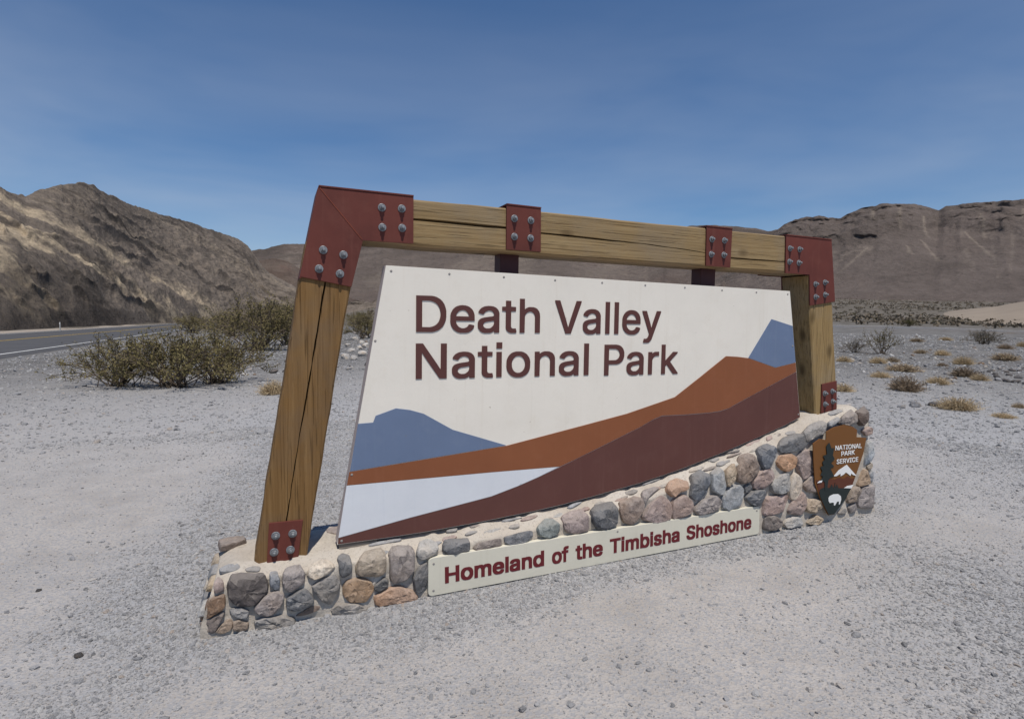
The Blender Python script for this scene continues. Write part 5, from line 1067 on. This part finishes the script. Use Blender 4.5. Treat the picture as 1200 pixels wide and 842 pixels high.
def shrub(proto, name, px, py, wpx, hpx, label, mats, group=None, cat='shrub', wide=1., high=1., depth=1.):
    p = hit(px, py)
    if p is None: return
    Y = float(np.dot(p - np.array([0, 0, CAM_H]), FWD)); W = wpx / F_PX * Y; H = hpx / F_PX * Y
    names = proto[2]
    root = thing(name, label, cat, (p[0], p[1], float(gz(p[0], p[1]) + relief(p[0], p[1])) - .02), group=group)
    for me, nm, mt in zip(proto[:2], names, mats):
        if me.materials and me.materials[0] != mt: me = me.copy(); me.materials.clear()
        o = link(nm, me, mt, root)
    root.scale = (W / 2 / wide, W / 2 / wide * depth, H / high); root.rotation_euler = (0, 0, 0)
    for c in root.children: c.rotation_euler = (0, 0, 0)
    return root
CR = [(*creosote(31 + i, 56, 1, 1, 6000, .020), ('stems', 'foliage')) for i in range(3)]
CRS = [(*creosote(61 + i, 30, 1, 1, 1300, .026, 1.), ('stems', 'foliage')) for i in range(2)]
TU = [(*dry_tuft(71 + i), ('stalks', 'twigs')) for i in range(3)]
FS = [(*creosote(81 + i, 14, 1, 1, 420, .085), ('stems', 'foliage')) for i in range(3)]
SM = (M_STEM, M_LEAF)
shrub(CR[0], 'creosote_bush', 140, 452, 150, 64, 'leftmost lobe of the olive creosote clump beside the road, low and wide', SM, wide=1.0, high=1.0, depth=.8)
shrub(CR[1], 'creosote_bush', 203, 453, 175, 78, 'tallest olive creosote bush in the middle of the roadside clump', SM, depth=.8)
shrub(CR[2], 'creosote_bush', 254, 448, 150, 68, 'right end bush of the roadside creosote clump, next to the rubble', SM, depth=.8)
shrub(CR[0], 'creosote_bush', 304, 409, 150, 66, 'big dark creosote bush left of the leaning timber post, behind the rubble', SM, depth=.8)
shrub(CR[1], 'creosote_bush', 270, 396, 60, 36, 'small creosote bush at the road edge behind the roadside clump', SM)
shrub(CR[2], 'creosote_bush', 338, 404, 84, 56, 'creosote bush partly hidden by the left timber post', SM)
shrub(CR[1], 'creosote_bush', 428, 396, 62, 34, 'creosote bush in the gap between the left post and the board', SM)
shrub(CR[2], 'creosote_bush', 226, 391, 60, 24, 'low creosote bush farthest left along the road edge behind the clump', SM)
shrub(CR[0], 'creosote_bush', 318, 386, 74, 34, 'farthest creosote bush at the foot of the banded hill left of the post', SM)
shrub(CR[0], 'creosote_bush', 421, 379, 40, 16, 'distant low bush in the gap between the left post and the board', SM)
shrub(TU[0], 'dry_tuft', 320, 461, 34, 22, 'pale straw tuft at the foot of the rubble beside the left post', (M_DRY, M_DRY), cat='tuft', wide=.95, high=.85)
# shrubs and tufts of the flat on the right: px, py, width, height, kind, label
RT = [(989, 423, 19, 9, 0, 'small straw tuft closest to the right timber post'), (1029, 425, 19, 11, 0, 'straw tuft left of the olive brown clump, middle of the flat'),
      (1046, 422, 17, 9, 1, 'short tuft right behind another straw tuft near the flat centre'), (1058, 436, 40, 12, 1, 'wide low olive brown clump behind the large brown tuft'),
      (1032, 443, 23, 10, 0, 'flat straw tuft left of the large brown tuft'), (1061, 458, 41, 24, 2, 'large rounded brown grey tuft, biggest on the gravel flat'),
      (988, 459, 26, 13, 0, 'straw tuft just above the right end of the stone wall'), (1099, 451, 26, 13, 0, 'straw tuft right of the large brown tuft'),
      (1130, 443, 32, 16, 2, 'brown grey tuft joined to a straw tuft on its right'), (1148, 447, 21, 11, 0, 'small straw tuft on the right of a brown grey one'),
      (1129, 426, 23, 14, 0, 'bright yellowish tuft in the middle distance on the right'), (1104, 416, 18, 9, 0, 'yellowish tuft left of the bright tuft in the middle distance'),
      (1079, 413, 17, 7, 1, 'low tuft in the rocks of the middle distance'), (1122, 480, 44, 21, 0, 'pale spreading brush pile behind the white rounded rock'),
      (1178, 421, 30, 12, 1, 'olive straw clump near the right edge of the view'), (1178, 411, 18, 8, 2, 'small brown tuft behind the clump at the right edge'),
      (1198, 407, 12, 9, 0, 'straw tuft cut by the right edge of the view'), (1104, 429, 13, 6, 2, 'tiny grey tuft alone between straw tufts'),
      (1074, 403, 16, 6, 1, 'small tuft near the far road, left one of two'), (1108, 401, 14, 6, 0, 'small tuft near the far road, right one of two'),
      (1176, 488, 28, 8, 0, 'thin pale tuft low on the right, nearest the viewer'), (1194, 477, 16, 9, 1, 'olive tuft beside the right edge above the thin pale tuft')]
KM = [(M_DRY, M_DRY), (M_DRYB, M_DRY), (M_DRYB, M_DRYB)]
for i, (x, y, w, h, k, lb) in enumerate(RT):
    o = shrub(TU[i % 3], 'dry_tuft', x, y, w, h, lb, KM[k], 'dry tufts on the gravel flat', 'tuft', .95, .85)
shrub(CRS[0], 'desert_bush', 1034, 414, 46, 34, 'sparse green grey bush with open branches right of the timber post', (M_STEM, M_LEAF))
shrub(CRS[1], 'desert_bush', 1002, 412, 44, 18, 'low sparse dark bush beside the right timber post', (M_STEM, M_GREYB))
shrub(CR[1], 'desert_bush', 1152, 405, 44, 20, 'dark grey round bush just this side of the far road', (M_STEM, M_GREYB))
shrub(CR[2], 'desert_bush', 1064, 383, 23, 10, 'dark olive bush standing on the far edge of the far road', (M_STEM, M_FARG))
# far scrub on the fan beyond the road
def far_scrub(x, y, w, h, k):
    p = hit(x, y)
    if p is None: return
    Y = p[1]; root = bpy.data.objects.new('scrub_bush', FARM[k][0]); COL.objects.link(root)
    root.location = (p[0], p[1], float(gz(p[0], p[1]) + relief(p[0], p[1])) - .05); root.scale = (w / F_PX * Y / 2, w / F_PX * Y / 2, h / F_PX * Y); root.rotation_euler = (0, 0, random.uniform(0, 6.28))
    tag(root, 'small grey brown scrub bush on the slope beyond the far road', 'scrub', 'scrub bushes beyond the far road')
FARM = []
for pr in FS:
    for mt in (M_FARB, M_GREYB, M_FARG):
        me = pr[1].copy(); me.name = 'scrub'; me.materials.clear(); me.materials.append(mt); FARM.append((me,))
for x, y in scatter_px([(978, 358), (1110, 358), (1110, 374), (1240, 379), (1240, 385), (1075, 380.5), (978, 377)], 280):
    q = (y - 356) / 26; far_scrub(x, y, random.uniform(3.5, 8) * (.6 + .7 * q), random.uniform(2, 4) * (.6 + .7 * q), random.choice([0, 1, 3, 4, 6, 7, 2]))
for x, y in scatter_px([(405, 366), (440, 366), (440, 382), (405, 382)], 14): far_scrub(x, y, random.uniform(5, 9), random.uniform(3, 5), random.choice([0, 2, 5]))

# ------------------------------------------------------------------ delineator on the far side of the road
p = hit(70.5, 388); 
dl = thing('delineator_post', 'slim pale marker post standing on the far side of the road', 'marker post', (p[0], p[1], float(gz(p[0], p[1])) - .1))
def box(name, x0, x1, y0, y1, z0, z1, mat, parent, bev=.004):
    bm = bmesh.new(); bmesh.ops.create_cube(bm, size=1)
    for v in bm.verts: v.co = ((x0 + x1) / 2 + v.co.x * (x1 - x0), (y0 + y1) / 2 + v.co.y * (y1 - y0), (z0 + z1) / 2 + v.co.z * (z1 - z0))
    if bev: bmesh.ops.bevel(bm, geom=list(bm.edges), offset=bev, segments=1, affect='EDGES')
    me = bpy.data.meshes.new(name); bm.to_mesh(me); bm.free(); return link(name, me, mat, parent)
box('post', -.06, .06, -.03, .03, 0, 1.15, m_paint('post_paint', (.42, .42, .40), .6), dl)
box('reflector', -.045, .045, -.038, -.031, .92, 1.10, M_EW, dl, .002)

# the scrub farther up the fan reads as one mass
def scrub_mass():
    r = np.random.default_rng(5); n = 5200; az = np.radians(r.uniform(-14, 46, n)); rr = (85 ** .7 + r.uniform(0, 1, n) * (470 ** .7 - 85 ** .7)) ** (1 / .7)
    X, Y = rr * np.sin(az), rr * np.cos(az); k = fbm(X * .012, Y * .012, 3, 3) > -.35; X, Y = X[k], Y[k]; n = len(X); Z = gz(X, Y) + relief(X, Y)
    m = 9; sz = r.uniform(.35, .95, n); P = np.stack([X, Y, Z], -1)[:, None, :] + r.normal(0, 1, (n, m, 3)) * (sz[:, None, None] * np.array([.42, .42, .16])); P[..., 2] += (sz * .3)[:, None]
    P = P.reshape(-1, 3); q = np.repeat(sz, m)[:, None] * .30; u = r.normal(0, 1, P.shape); u /= np.linalg.norm(u, axis=1)[:, None]; w = np.cross(u, r.normal(0, 1, P.shape)); w /= np.linalg.norm(w, axis=1)[:, None]
    V = np.stack([P - u * q, P + w * q * .7, P + u * q, P - w * q * .7], 1).reshape(-1, 3)
    link('distant_scrub', npmesh('distant_scrub', V, np.arange(len(V)).reshape(-1, 4), False), M_FARB, kind='stuff')
scrub_mass()
